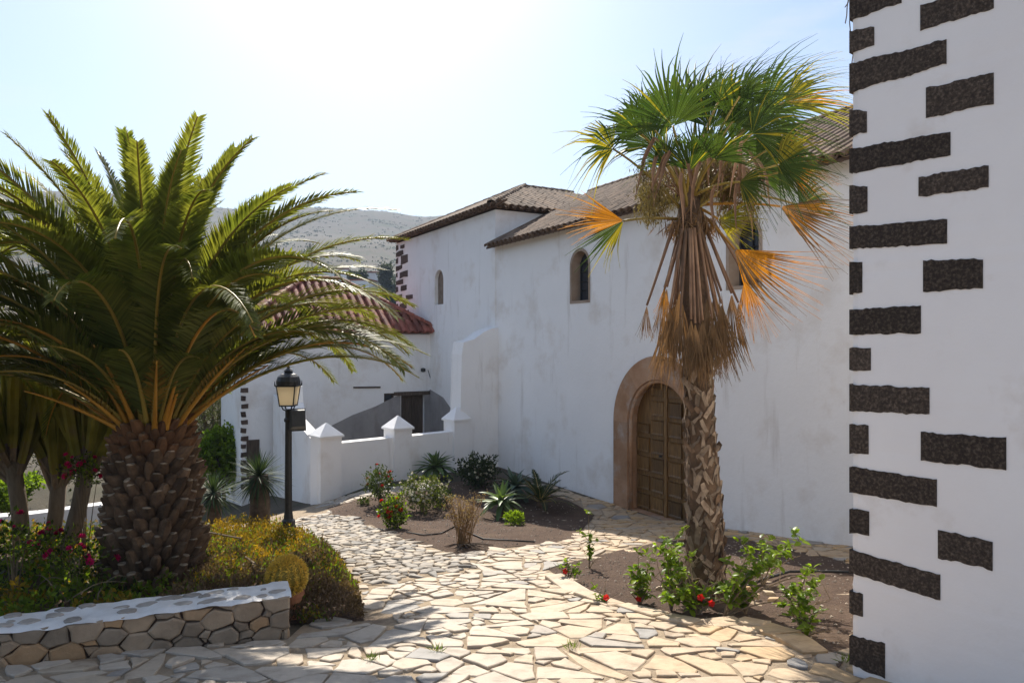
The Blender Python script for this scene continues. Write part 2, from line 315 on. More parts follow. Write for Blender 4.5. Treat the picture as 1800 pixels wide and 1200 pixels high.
def inpoly(p, poly):
    x, y = p[0], p[1]; c = False; j = len(poly) - 1
    for i in range(len(poly)):
        a, b = poly[i], poly[j]
        if (a[1] > y) != (b[1] > y) and x < (b[0] - a[0]) * (y - a[1]) / (b[1] - a[1]) + a[0]: c = not c
        j = i
    return c
def clip(poly, nx, ny, d):
    """keep nx*x+ny*y <= d"""
    o = []
    for i in range(len(poly)):
        a, b = poly[i - 1], poly[i]; da, db = nx * a[0] + ny * a[1] - d, nx * b[0] + ny * b[1] - d
        if (da <= 0) != (db <= 0):
            t = da / (da - db); o.append((a[0] + (b[0] - a[0]) * t, a[1] + (b[1] - a[1]) * t))
        if db <= 0: o.append(b)
    return o
def cells(sites, rad, wt=0.8, reach=6):
    kd = kdtree.KDTree(len(sites))
    for i, s in enumerate(sites): kd.insert((s[0], s[1], 0), i)
    kd.balance(); res = []
    for i, s in enumerate(sites):
        B = rad[i] * reach + 0.05; p = [(s[0] - B, s[1] - B), (s[0] + B, s[1] - B), (s[0] + B, s[1] + B), (s[0] - B, s[1] + B)]
        for _, j, dd in kd.find_n((s[0], s[1], 0), 26):
            if j == i or not p: continue
            q = sites[j]; nx, ny = q[0] - s[0], q[1] - s[1]
            d = (q[0] ** 2 + q[1] ** 2 - s[0] ** 2 - s[1] ** 2 - wt * (rad[j] ** 2 - rad[i] ** 2)) / 2
            p = clip(p, nx, ny, d)
        res.append(p)
    return res
def shrink(p, g):
    q = p
    for i in range(len(p)):
        a, b = p[i - 1], p[i]; dx, dy = b[0] - a[0], b[1] - a[1]; l = math.hypot(dx, dy)
        if l < 1e-6: continue
        nx, ny = dy / l, -dx / l; q = clip(q, nx, ny, nx * a[0] + ny * a[1] - g)
        if len(q) < 3: return []
    return q
def area(p): return 0.5 * sum(p[i - 1][0] * p[i][1] - p[i][0] * p[i - 1][1] for i in range(len(p)))
def rough(p, j, seg):
    """clean tiny edges, split long ones, jitter"""
    q = []
    for i in range(len(p)):
        a, b = p[i], p[(i + 1) % len(p)]; l = math.hypot(b[0] - a[0], b[1] - a[1])
        if l < seg * 0.1: continue
        k = 2 if l > seg else 1
        for s in range(k):
            t = s / k + (rnd.uniform(-.12, .12) if s else 0)
            q.append((a[0] + (b[0] - a[0]) * t + rnd.uniform(-j, j), a[1] + (b[1] - a[1]) * t + rnd.uniform(-j, j)))
    return q
def scatter(poly, rmin, rmax, n, pw=2.0, pack=0.85):
    xs = [p[0] for p in poly]; ys = [p[1] for p in poly]; S = []; RR = []; cell = rmax * 2; grid = {}
    radii = sorted([rmin + (rmax - rmin) * rnd.random() ** pw for _ in range(n)], reverse=True)
    for r_ in radii:
        for _ in range(14):
            p = (rnd.uniform(min(xs), max(xs)), rnd.uniform(min(ys), max(ys)))
            if not inpoly(p, poly): continue
            gx, gy = int(p[0] // cell), int(p[1] // cell); ok = True
            for ix in (gx - 1, gx, gx + 1):
                for iy in (gy - 1, gy, gy + 1):
                    for (q, rq) in grid.get((ix, iy), ()):
                        if (q[0] - p[0]) ** 2 + (q[1] - p[1]) ** 2 < ((r_ + rq) * pack) ** 2: ok = False
            if ok: S.append(p); RR.append(r_); grid.setdefault((gx, gy), []).append((p, r_)); break
    return S, RR
def slab(mb, p, f, h0, h1, bev, tilt=0.0):
    """stone with outline p; f(x,y,h) -> 3D"""
    n = len(p); cx = sum(a[0] for a in p) / n; cy = sum(a[1] for a in p) / n
    tx, ty = rnd.uniform(-tilt, tilt), rnd.uniform(-tilt, tilt)
    size = math.sqrt(max(1e-6, abs(area(p)))); k = 1 - min(0.35, 2 * bev / size)
    T = lambda a, h: f(a[0], a[1], h + (a[0] - cx) * tx + (a[1] - cy) * ty)
    ins = [(cx + (a[0] - cx) * k, cy + (a[1] - cy) * k) for a in p]
    vs = [f(a[0], a[1], h0) for a in p] + [T(a, h1 - bev * 0.8) for a in p] + [T(a, h1) for a in ins]
    fs = [tuple(range(2 * n, 3 * n))]
    for r_ in range(2):
        for i in range(n): fs.append((r_ * n + i, r_ * n + (i + 1) % n, (r_ + 1) * n + (i + 1) % n, (r_ + 1) * n + i))
    mb.add(vs, fs)
def stones(name, parent, mats, polys, f, h0, hfun, bev, tilt, keyf, limit=298, rest='small_stones'):
    """each outline a part of its own; past the limit the rest joined"""
    polys = sorted([p for p in polys if len(p) >= 3], key=keyf); more = MB()
    for i, p in enumerate(polys):
        mb = MB() if i < limit else more
        slab(mb, p, f, h0, hfun(), bev, tilt)
        if i < limit: mb.build(name, mats, parent)
    if more.v: tag(more.build(rest, mats, parent), kind='stuff')
def drape(name, poly, step, dz, mats, bump=0.0, label=None):
    xs = [p[0] for p in poly]; ys = [p[1] for p in poly]; vs = []; es = []
    for i in range(len(poly)):
        a, b = poly[i], poly[(i + 1) % len(poly)]; k = max(1, int(math.hypot(b[0] - a[0], b[1] - a[1]) / step))
        for s in range(k): vs.append(Vector((a[0] + (b[0] - a[0]) * s / k, a[1] + (b[1] - a[1]) * s / k)))
    nb = len(vs); es = [(i, (i + 1) % nb) for i in range(nb)]
    x = min(xs)
    while x < max(xs):
        y = min(ys)
        while y < max(ys):
            p = (x + rnd.uniform(-.3, .3) * step, y + rnd.uniform(-.3, .3) * step)
            if inpoly(p, poly): vs.append(Vector(p))
            y += step
        x += step
    r_ = delaunay_2d_cdt(vs, es, [], 1, 1e-5)
    V = [(p.x, p.y, ground(p.x, p.y) + dz + bump * (noise.noise(Vector((p.x * 3, p.y * 3, 0))) + .6 * noise.noise(Vector((p.x * 11, p.y * 11, 5))))) for p in r_[0]]
    mb = MB(); mb.add(V, [tuple(f) for f in r_[2]]); o = mb.build(name, mats, smooth=True); tag(o, kind='structure'); return o

def blunt(p, lim=1.25):
    """cut off sharp corners"""
    q = []; n = len(p)
    for i in range(n):
        a, b, c = p[i - 1], p[i], p[(i + 1) % n]; u = (a[0] - b[0], a[1] - b[1]); v = (c[0] - b[0], c[1] - b[1]); lu, lv = math.hypot(*u), math.hypot(*v)
        if lu < 1e-6 or lv < 1e-6: continue
        an = math.acos(max(-1, min(1, (u[0] * v[0] + u[1] * v[1]) / lu / lv)))
        if an < lim:
            k = rnd.uniform(.18, .36); q += [(b[0] + u[0] * k, b[1] + u[1] * k), (b[0] + v[0] * k, b[1] + v[1] * k)]
        else: q.append(b)
    return q
def crack(poly, a0, a1, pw, res, ang=.5, depth=0):
    """break a slab into angular pieces"""
    A = abs(area(poly))
    if A < a0 + (a1 - a0) * rnd.random() ** pw or depth > 14: res.append(poly); return
    c = (sum(p[0] for p in poly) / len(poly), sum(p[1] for p in poly) / len(poly)); best = (0, 1, 0)
    for i in range(len(poly)):
        for j in range(i):
            d = math.hypot(poly[i][0] - poly[j][0], poly[i][1] - poly[j][1])
            if d > best[0]: best = (d, poly[i][0] - poly[j][0], poly[i][1] - poly[j][1])
    t = math.atan2(best[2], best[1]) + rnd.uniform(-ang, ang); nx, ny = math.cos(t), math.sin(t); d = nx * c[0] + ny * c[1] + rnd.uniform(-.18, .18) * best[0]
    for s_, dd in (((nx, ny), d), ((-nx, -ny), -d)):
        q = clip(poly, s_[0], s_[1], dd)
        if len(q) >= 3: crack(q, a0, a1, pw, res, ang, depth + 1)

# ------------------------------------------------------------------ the ground, out to the hills
def make_ground():
    def axis(lim, n): return [math.sinh(-math.asinh(lim / 4.0) + 2 * math.asinh(lim / 4.0) * i / n) * 4.0 for i in range(n + 1)]
    X = axis(5000, 260); Y = [y + 12 for y in axis(5000, 300)]
    mb = MB(); vs = [(x, y, ground(x, y)) for y in Y for x in X]; n = len(X)
    fs = [(j * n + i, j * n + i + 1, (j + 1) * n + i + 1, (j + 1) * n + i) for j in range(len(Y) - 1) for i in range(n - 1)]
    mb.add(vs, fs); return tag(mb.build('ground', 'ground', smooth=True), kind='structure')
make_ground()

# ------------------------------------------------------------------ church frame of reference
ANG = math.atan2(-0.8722, 0.4891)
DU = Vector((math.cos(ANG), math.sin(ANG), 0)); DV = Vector((-DU.y, DU.x, 0))      # along the wall towards the viewer; inwards
CO = Vector((-0.449, 20.06, 0)); CC = 9.42
def C3(u, v, z): return CO + DU * u + DV * v + Vector((0, 0, z))
def wall_u(px):
    k = 0.8722 * (px - 900) / F + 0.4891; d = CC / k
    return (Vector(((px - 900) / F * d, d, 0)) - CO).dot(DU)
def arch(uc, hw, z0, z1, n=10, v=None):
    """outline of a round-headed opening, counter-clockwise seen from outside"""
    zs = z1 - hw; p = [(uc - hw, z0), (uc + hw, z0)]
    for i in range(n + 1):
        a = math.pi * i / n; p.append((uc + hw * math.cos(a), zs + hw * math.sin(a)))
    return p
def panel(mb, outline, holes, f, depth, m=0, mr=0):
    """flat wall with holes; f(u,v,z); reveals run in to depth"""
    loops = [[Vector((a, 0, b)) for a, b in outline]] + [[Vector((a, 0, b)) for a, b in h] for h in holes]
    tri = tessellate_polygon(loops); flat = [p for l in loops for p in l]
    mb.add([f(p.x, 0, p.z) for p in flat], tri, m)
    for h in holes:
        n = len(h); vs = [f(a, 0, b) for a, b in h] + [f(a, depth, b) for a, b in h]
        mb.add(vs, [(i, (i + 1) % n, n + (i + 1) % n, n + i) for i in range(n)], mr)
def prism_wall(mb, outline, f, v0, v1, m=0):
    n = len(outline); vs = [f(a, v0, b) for a, b in outline] + [f(a, v1, b) for a, b in outline]
    mb.add(vs, [tuple(range(n)), tuple(range(2 * n - 1, n - 1, -1))] + [(i, (i + 1) % n, n + (i + 1) % n, n + i) for i in range(n)], m)

def tile_mesh(mats, r0=0.105, r1=0.085, L=0.44, n=6):
    mb = MB(); vs = []
    for (r_, y) in ((r0, 0), (r1, L)):
        for th in (0.0, 0.016):
            for i in range(n + 1):
                a = math.pi * i / n; vs.append((-(r_ - th) * math.cos(a), y, (r_ - th) * math.sin(a) * 0.8))
    k = n + 1; fs = []
    for i in range(n):
        fs.append((i, i + 1, 2 * k + i + 1, 2 * k + i))              # outer
        fs.append((i, k + i, k + i + 1, i + 1))                      # front lip
        fs.append((k + i, 3 * k + i, 3 * k + i + 1, k + i + 1))      # inner
    mb.add(vs, fs); return mb.mesh('roof_tile', mats, smooth=False)
def roof_plane(part, tile, bed, E0, E1, up, poly, pitch=0.235, expo=0.35, limit=298, seedj=0.012, lift=0.03, cornice=True):
    """tiles on the plane through E0,E1 with slope direction up; poly in (s,t) plane coordinates; part is the roof they belong to"""
    X = (E1 - E0).normalized(); Y = up.normalized(); Z = X.cross(Y).normalized()
    if Z.z < 0: Z = -Z
    S = max(p[0] for p in poly); smin = min(p[0] for p in poly); T = max(p[1] for p in poly); spots = []
    s = smin + pitch / 2
    while s < S:
        t = -0.06; first = True
        while t < T:
            if inpoly((s, t + 0.18 if not first else t + 0.12), poly): spots.append((s, t, first))
            first = False; t += expo
        s += pitch
    def MAT(s, t, dz, flip=False, jit=True):
        j = rnd.uniform(-1, 1) if jit else 0
        x = X if not flip else -X; z = Z if not flip else -Z
        yv = (Y + X * 0.03 * j + Z * (0.035 + 0.01 * rnd.uniform(-1, 1))).normalized(); xv = yv.cross(z).normalized() if not flip else yv.cross(z).normalized()
        zv = xv.cross(yv); p = E0 + X * (s + seedj * j) + Y * t + Z * dz
        return Matrix((( xv.x, yv.x, zv.x, p.x), (xv.y, yv.y, zv.y, p.y), (xv.z, yv.z, zv.z, p.z), (0, 0, 0, 1)))
    spots.sort(key=lambda q: (E0 + X * q[0] + Y * q[1]).length)
    more = MB(); tv = [v.co.copy() for v in tile.vertices]; tf = [tuple(p.vertices) for p in tile.polygons]
    for i, (s, t, fr) in enumerate(spots):
        M = MAT(s, t, lift)
        if i < limit: inst('roof_tile', tile, part, M)
        else: more.add([M @ v for v in tv], tf)
    mname = tile.materials[0].name
    if more.v: tag(more.build('far_roof_tiles', mname, part), kind='stuff')
    ch = MB()
    for (s, t, fr) in spots:
        if fr:
            M = MAT(s + pitch / 2, t + 0.02, 0.075, True); ch.add([M @ v for v in tv], tf)
            if cornice:
                M = MAT(s + pitch / 4, t + 0.11, -0.055); ch.add([M @ v for v in tv], tf)
                M = MAT(s + pitch * .75, t + 0.13, 0.0, True); ch.add([M @ v for v in tv], tf)
    tag(ch.build('eave_channel_tiles', mname, part), kind='stuff')
def ridge_caps(part, tile, A, B, dz=0.06, sc=1.25):
    d = B - A; L = d.length; n = max(2, int(L / 0.36)); Y = d.normalized(); X = Y.cross(Vector((0, 0, 1))).normalized(); Z = X.cross(Y)
    for i in range(n):
        p = A + d * (i / n) + Z * dz
        M = Matrix(((X.x, Y.x, Z.x, p.x), (X.y, Y.y, Z.y, p.y), (X.z, Y.z, Z.z, p.z), (0, 0, 0, 1))) @ Matrix.Scale(sc, 4)
        inst('ridge_tile', tile, part, M)

# ------------------------------------------------------------------ the church
TG = tile_mesh('tile_grey'); TR = tile_mesh('tile_red')
church = thing('church', C3(3.5, 1.0, -3.7), 'long whitewashed church with brown tiled roofs and an arched wooden door', 'church')
NU1 = 16.0; EZ = 2.72; TZ = 3.72; TLEN = 8.07
DUC, DHW, DZ0, DZ1 = 6.86, 0.94, -3.53, -0.755
W1 = ((wall_u(1003) + wall_u(1037)) / 2, 0.39, 0.905, 2.14); W2 = ((wall_u(1280) + wall_u(1337)) / 2, 0.38, 0.92, 2.14)
mb = MB()
outl = [(0, -5.2), (NU1, -5.2), (NU1, EZ), (0, EZ)]
panel(mb, outl, [arch(DUC, DHW + 0.02, DZ0 - 0.2, DZ1 + 0.02, 16), arch(*[W1[0], W1[1], W1[2], W1[3]]), arch(*W2)], C3, 0.5)
mb.add([C3(0, 6.8, -5.2), C3(NU1, 6.8, -5.2), C3(NU1, 6.8, EZ), C3(0, 6.8, EZ)], [(3, 2, 1, 0)])
RZ = EZ + 1.75
mb.add([C3(NU1, 0, -5.2), C3(NU1, 6.8, -5.2), C3(NU1, 6.8, EZ), C3(NU1, 3.4, RZ), C3(NU1, 0, EZ)], [(0, 1, 2, 3, 4)])
mb.build('nave_wall', 'plaster', church)
# transept
mb = MB(); TW = (wall_u(765.5) + wall_u(780)) / 2
panel(mb, [(-TLEN, -6.2), (-0.001, -6.2), (-0.001, TZ), (-TLEN, TZ)], [arch(TW, 0.355, 1.22, 2.37)], lambda u, v, z: C3(u, v - 0.02, z), 0.16)
for a, b in (((-0.001, -0.02), (-0.001, 8.4)), ((-0.001, 8.4), (-TLEN, 8.4)), ((-TLEN, 8.4), (-TLEN, -0.02))):
    mb.add([C3(a[0], a[1], -6.2), C3(b[0], b[1], -6.2), C3(b[0], b[1], TZ), C3(a[0], a[1], TZ)], [(0, 1, 2, 3)])
mb.build('transept_wall', 'plaster', church)
mb = MB(); prism_wall(mb, arch(TW, 0.352, 1.222, 2.367), C3, 0.10, 0.14); o = mb.build('blocked_window', 'blocked', church); o['label'] = 'narrow arched window walled up in brown'
# roofs
OV = 0.28
def slope_slab(mb, pts, th=0.06):
    n = len(pts); dn = Vector((0, 0, -th)); mb.add(list(pts) + [p + dn for p in pts], [tuple(range(n)), tuple(range(2 * n - 1, n - 1, -1))] + [(i, (i + 1) % n, n + (i + 1) % n, n + i) for i in range(n)])
sl_ = 1.75 / 3.4
E0 = C3(-0.06, -OV, EZ + 0.07 - OV * sl_); E1 = C3(NU1 + .2, -OV, EZ + 0.07 - OV * sl_); RA = C3(-0.06, 3.4, RZ + 0.07); RB = C3(NU1 + .2, 3.4, RZ + 0.07)
mb = MB(); slope_slab(mb, [E0, E1, RB, RA]); slope_slab(mb, [RA + Vector((0, 0, .004)), RB + Vector((0, 0, .004)), C3(NU1 + .2, 7.1, EZ - .1), C3(-0.06, 7.1, EZ - .1)])
nroof = mb.build('nave_roof', 'tile_bed', church)
LS = (RA - E0).length
roof_plane(nroof, TG, 'tile_bed', E0, E1, RA - E0, [(0, -0.1), (NU1 + .2, -0.1), (NU1 + .2, LS), (0, LS)])
ridge_caps(nroof, TG, RB, RA)
# transept hip roof
PK = C3(-TLEN / 2, 3.2, 5.40); PK2 = C3(-TLEN / 2, 5.2, 5.40)
z0 = TZ + 0.06
c1 = C3(-TLEN - .2, -.26, z0); c2 = C3(.2, -.26, z0); c3 = C3(.2, 8.6, z0); c4 = C3(-TLEN - .2, 8.6, z0)
mb = MB(); mb.add([c1, c2, c3, c4, PK, PK2], [(0, 1, 4), (1, 2, 5, 4), (2, 3, 5), (3, 0, 4, 5), (3, 2, 1, 0)]); troof = mb.build('transept_roof', 'tile_bed', church)
def tri_face(part, tile, A, B, P, P2=None, **k):
    X = (B - A).normalized(); s = (P - A).dot(X); foot = A + X * s; t = (P - foot).length; poly = [(0, -0.12), ((B - A).length, -0.12), ((B - A).length, 0)]
    if P2 is not None:
        s2 = (P2 - A).dot(X); poly += [(s2, t), (s, t)] if s2 > s else [(s, t), (s2, t)]
    else: poly.append((s, t))
    poly.append((0, 0)); roof_plane(part, tile, None, A, B, P - foot, poly, **k)
tri_face(troof, TG, c1, c2, PK, limit=150, pitch=0.24); tri_face(troof, TG, c2, c3, PK, PK2, limit=140, pitch=0.24)
ridge_caps(troof, TG, c1, PK); ridge_caps(troof, TG, c2, PK); ridge_caps(troof, TG, PK, PK2)
# quoin stones on the far corner of the transept
for (x0, y0, x1, y1) in [(698, 431, 701, 440), (705, 430, 712, 437), (698, 441, 710, 450), (706, 448, 718, 463), (697, 454, 701, 464), (698, 466, 708, 475), (704, 477, 718, 488), (697, 479, 700, 488), (698, 492, 710, 500), (706, 501, 716, 512), (697, 504, 701, 514), (698, 518, 708, 529), (715, 517, 727, 527), (704, 532, 716, 543), (697, 534, 701, 542), (698, 548, 707, 554), (712, 546, 720, 554), (698, 557, 706, 566)]:
    u0, u1 = wall_u(x0) if x0 > 698 else -TLEN - 0.004, wall_u(x1); d = CC / (0.8722 * ((x0 + x1) / 2 - 900) / F + 0.4891)
    za, zb = (600 - y1) / F * d, (600 - y0) / F * d
    p = rough([(u0, za), (u1, za + .02), (u1 - .02, zb), (u0, zb - .02)], 0.025, 0.2)
    m_ = MB(); prism_wall(m_, p, C3, -0.035, 0.05); m_.build('quoin_stone', 'lava_stone', church)
# windows of the nave
def nave_window(W):
    uc, hw, za, zb = W
    m_ = MB(); o_ = arch(uc, hw + .02, za - .02, zb + .02, 14); i_ = arch(uc, hw - 0.05, za + .04, zb - .05, 14); n = len(o_)
    vs = [C3(a, -.012, b) for a, b in o_] + [C3(a, -.012, b) for a, b in i_] + [C3(a + (uc - a) * .06, .25, b) for a, b in i_]
    m_.add(vs, [(i, (i + 1) % n, n + (i + 1) % n, n + i) for i in range(n)] + [(n + i, n + (i + 1) % n, 2 * n + (i + 1) % n, 2 * n + i) for i in range(n)])
    wf = m_.build('window', 'sandstone_pale', church); wf['label'] = 'narrow arched stone window with iron glazing bars'
    m_ = MB(); prism_wall(m_, arch(uc, hw - .06, za + .03, zb - .05, 12), C3, .23, .26); m_.build('pane', 'pane', wf)
    m_ = MB(); ww = (hw - .06) * .86
    for k in (-.95, 0, .95): m_.tube([C3(uc + k * ww, .21, za + .06), C3(uc + k * ww, .21, zb - .12 - (abs(k) > .5) * .2)], .016, 5)
    for k in range(1, 5):
        z_ = za + .06 + (zb - za - .35) * k / 4; m_.tube([C3(uc - ww, .208, z_), C3(uc + ww, .208, z_)], .014, 5)
    m_.build('grille', 'iron', wf)
nave_window(W1); nave_window(W2)
# stone surround of the door, block by block
sur = MB(); fr = [( -0.012 ), 0.20]
def sur_block(pts_out, pts_in):
    m_ = MB(); n = len(pts_out)
    k = pts_out + pts_in[::-1]; N_ = len(k); cx = sum(a for a, b in k) / N_; cz = sum(b for a, b in k) / N_
    k = [(cx + (a - cx) * .996, cz + (b - cz) * .996) for a, b in k]
    prism_wall(m_, k, C3, -0.045, 0.22); return m_
OW = DHW + 0.47
m_ = MB(); prism_wall(m_, [(DUC - OW - .0, DZ0 - .4), (DUC - DHW - .02, DZ0 - .4), (DUC - DHW - .02, DZ0 - .35), (DUC - OW, DZ0 - .35)], C3, -.02, .2)
dsur = m_.build('door_surround', 'sandstone', church)
zs = DZ1 - DHW
for side in (-1, 1):
    zz = DZ0 - 0.32; hs = [0.62, 0.44, 0.52, 0.40, 0.46]; s_ = (zs - zz) / sum(hs)
    for h in hs:
        a, b = DUC + side * OW, DUC + side * DHW; h *= s_
        sur_block([(a, zz), (a, zz + h)], [(b, zz), (b, zz + h)]).build('surround_block', 'sandstone', dsur); zz += h
NV = 11
for i in range(NV):
    a0, a1 = math.pi * i / NV, math.pi * (i + 1) / NV; aa = [a0 + (a1 - a0) * k / 3 for k in range(4)]
    sur_block([(DUC + OW * math.cos(a), zs + OW * math.sin(a)) for a in aa], [(DUC + DHW * math.cos(a), zs + DHW * math.sin(a)) for a in aa]).build('voussoir', 'sandstone', dsur)
# inner roll moulding
m_ = MB(); m_.tube([C3(a, .03, b) for a, b in [(DUC - DHW + .03, DZ0)] + [(DUC + (DHW - .03) * math.cos(math.pi - math.pi * i / 20), zs + (DHW - .03) * math.sin(math.pi * i / 20)) for i in range(21)] + [(DUC + DHW - .03, DZ0)]], .045, 8); m_.build('moulding', 'sandstone', dsur, smooth=True)
# door leaves with raised panels
m_ = MB(); prism_wall(m_, arch(DUC, DHW - .01, DZ0 + .02, DZ1 - .01, 18), C3, 0.21, 0.27); door = m_.build('door', 'door_wood', church); door['label'] = 'round-headed brown double door with raised square panels'
m_ = MB(); prism_wall(m_, [(DUC - .045, DZ0 + .02), (DUC + .045, DZ0 + .02), (DUC + .045, DZ1 - .03), (DUC - .045, DZ1 - .03)], C3, .165, .209); m_.build('meeting_stile', 'door_wood', door)
pw = (DHW - .06) / 2
rows = 7; rh = (DZ1 - DZ0 - .06) / rows
for side in (-1, 1):
    for c_ in range(2):
        u0 = DUC + side * (.075 + c_ * pw) ; u1 = u0 + side * (pw - .07)
        for r_ in range(rows):
            zA = DZ0 + .09 + r_ * rh; zB = zA + rh - .09
            uo = max(abs(u0 - DUC), abs(u1 - DUC))
            lim = zs + math.sqrt(max(0, (DHW - .06) ** 2 - uo ** 2)) if uo < DHW - .06 else zs
            zB = min(zB, lim)
            if zB - zA < .12: continue
            a, b = min(u0, u1), max(u0, u1); q = [(a, zA), (b, zA), (b, zB), (a, zB)]; k = .035; qi = [(a + k, zA + k), (b - k, zA + k), (b - k, zB - k), (a + k, zB - k)]
            p_ = MB(); vs = [C3(x, .212, z) for x, z in q] + [C3(x, .175, z) for x, z in q] + [C3(x, .196, z) for x, z in qi]
            p_.add(vs, [(i, (i + 1) % 4, 4 + (i + 1) % 4, 4 + i) for i in range(4)] + [(4 + i, 4 + (i + 1) % 4, 8 + (i + 1) % 4, 8 + i) for i in range(4)] + [(8, 9, 10, 11)])
            p_.build('door_panel', 'door_wood', door)
m_ = MB(); m_.lathe(C3(DUC - .13, .15, -2.3), [(.01, -.02), (.03, -.02), (.03, .02), (.01, .02)], 10); m_.build('door_handle', 'iron', door)
m_ = MB(); prism_wall(m_, [(DUC - DHW, DZ0 - .3), (DUC + DHW, DZ0 - .3), (DUC + DHW, DZ0 + .03), (DUC - DHW, DZ0 + .03)], C3, .0, .3); m_.build('door_step', 'sandstone', church)
# buttress at the junction
bt = MB(); BD = 1.22
prof = [(0.0, -5.0), (-BD, -5.0), (-BD, -2.1), (-BD + .06, -1.9), (-BD + .10, -.35), (-BD + .16, -.02), (-.75, .06), (-.45, .26), (-.2, .36), (0.0, .40)]
n = len(prof)
def bw(z): return 0.22 if z > -2 else 0.3
vs = [C3(-0.55 - .0, v, z) for v, z in prof] + [C3(0.12, v, z) for v, z in prof]
bt.add(vs, [tuple(range(n)), tuple(range(2 * n - 1, n - 1, -1))] + [(i, (i + 1) % n, n + (i + 1) % n, n + i) for i in range(n - 1)])
bt.build('buttress', 'plaster', church)

# ------------------------------------------------------------------ gate wall with pyramid-capped piers
g0 = Vector((-4.43, 16.95, 0)); g1 = Vector((-1.48, 19.48, 0)); gd = (g1 - g0).normalized(); gn = Vector((gd.y, -gd.x, 0))
gwall = thing('courtyard_wall', g0 + Vector((0, 0, -3.9)), 'low whitewashed courtyard wall with pyramid-capped piers between flower bed and house', 'wall')
def GW(u, v, z): return g0 + gd * u + gn * v + Vector((0, 0, z))
gl = (g1 - g0).length
m_ = MB(); m_.add([GW(u, v, z) for u in (0, gl + .3) for v in (-.16, .16) for z in (-5.5, -2.43)], [(0, 1, 3, 2), (4, 6, 7, 5), (0, 4, 5, 1), (2, 3, 7, 6), (1, 5, 7, 3)]); m_.build('wall_panel', 'plaster', gwall)
def pier(u, hw, zt, cap, parent):
    m_ = MB(); k = [(-hw, -hw), (hw, -hw), (hw, hw), (-hw, hw)]
    m_.add([GW(u + a, b, -5.5) for a, b in k] + [GW(u + a, b, zt) for a, b in k], [(i, (i + 1) % 4, 4 + (i + 1) % 4, 4 + i) for i in range(4)] + [(4, 5, 6, 7)])
    p = m_.build('pier', 'plaster', parent); m_ = MB(); q = hw + .045
    vs = [GW(u + a * q / hw, b * q / hw, zt + .003) for a, b in k] + [GW(u + a * q / hw, b * q / hw, zt + .05) for a, b in k] + [GW(u + a * .06, b * .06, zt + cap) for a, b in k]
    m_.add(vs, [(3, 2, 1, 0)] + [(r_ * 4 + i, r_ * 4 + (i + 1) % 4, r_ * 4 + 4 + (i + 1) % 4, r_ * 4 + 4 + i) for r_ in range(2) for i in range(4)] + [(8, 9, 10, 11)]); m_.build('pier_cap', 'plaster', p)
pier(0, .27, -2.27, .33, gwall); pier(1.98, .26, -2.24, .34, gwall); pier(gl - .05, .25, -2.15, .36, gwall)
# return wall with a taller post running back to the house
rw0 = GW(-.28, .1, 0); rw1 = Vector((-7.25, 21.55, 0)); rd = (rw1 - rw0).normalized(); rn = Vector((-rd.y, rd.x, 0))
m_ = MB(); L = (rw1 - rw0).length
def RW(u, v, z): return rw0 + rd * u + rn * v + Vector((0, 0, z))
pr = [(0, -6.5), (L, -6.5), (L, -1.6), (L * .55, -2.0), (L * .3, -2.2), (0, -2.45)]
vs = [RW(u, 0, z) for u, z in pr] + [RW(u, -.3, z) for u, z in pr]; n = len(pr)
m_.add(vs, [tuple(range(n)), tuple(range(2 * n - 1, n - 1, -1))] + [(i, (i + 1) % n, n + (i + 1) % n, n + i) for i in range(n)]); m_.build('return_wall', 'plaster', gwall)
m_ = MB(); pr = [(L * .50, -2.6), (L * .84, -2.6), (L * .84, -1.25), (L * .62, -1.25), (L * .60, -1.7), (L * .54, -2.0)]
vs = [RW(u, .03, z) for u, z in pr] + [RW(u, -.42, z) for u, z in pr]; n = len(pr)
m_.add(vs, [tuple(range(n)), tuple(range(2 * n - 1, n - 1, -1))] + [(i, (i + 1) % n, n + (i + 1) % n, n + i) for i in range(n)]); m_.build('tall_post', 'plaster', gwall)

# ------------------------------------------------------------------ house with the red hip roof
HA = Vector((-2.77, 24.2, 0)); HD = Vector((-.8722, -.4891, 0)); HB = Vector((-.4891, .8722, 0)); HL = 6.07; HZ = 0.24; HDP = 4.7
def H3(t, b, z): return HA + HD * t + HB * b + Vector((0, 0, z))
house = thing('tiled_house', H3(3, 0, -5), 'white house with red clay hip roof built against the church', 'house')
m_ = MB()
dt = lambda x: ( (x - 900) / F )
def h_t(px):
    k = (px - 900) / F; return (HA.x - k * HA.y) / (-(HD.x) + k * HD.y)
t0, t1 = h_t(747), h_t(705)
dz_ = lambda px, py: (600 - py) / F * (HA.y + HD.y * h_t(px))
dtop = dz_(725, 694); vt0, vt1, vz0, vz1 = h_t(693), h_t(675), dz_(684, 706), dz_(684, 691)
fh = lambda u, v, z: H3(u, v, z)
panel(m_, [(-.3, -7), (HL, -7), (HL, HZ), (-.3, HZ)], [[(t0, -6.9), (t1, -6.9), (t1, dtop), (t0, dtop)], [(vt0, vz0), (vt1, vz0), (vt1, vz1), (vt0, vz1)]], fh, .3)
m_.add([H3(HL, 0, -7), H3(HL, HDP, -7), H3(HL, HDP, HZ), H3(HL, 0, HZ)], [(0, 1, 2, 3)]); m_.add([H3(HL, HDP, -7), H3(-.3, HDP, -7), H3(-.3, HDP, HZ), H3(HL, HDP, HZ)], [(0, 1, 2, 3)])
m_.build('house_wall', 'plaster', house)
m_ = MB(); prism_wall(m_, [(t0 - .02, -6.9), (t1 + .02, -6.9), (t1 + .02, dtop), (t0 - .02, dtop)], fh, .2, .26); d_ = m_.build('house_door', 'old_wood', house)
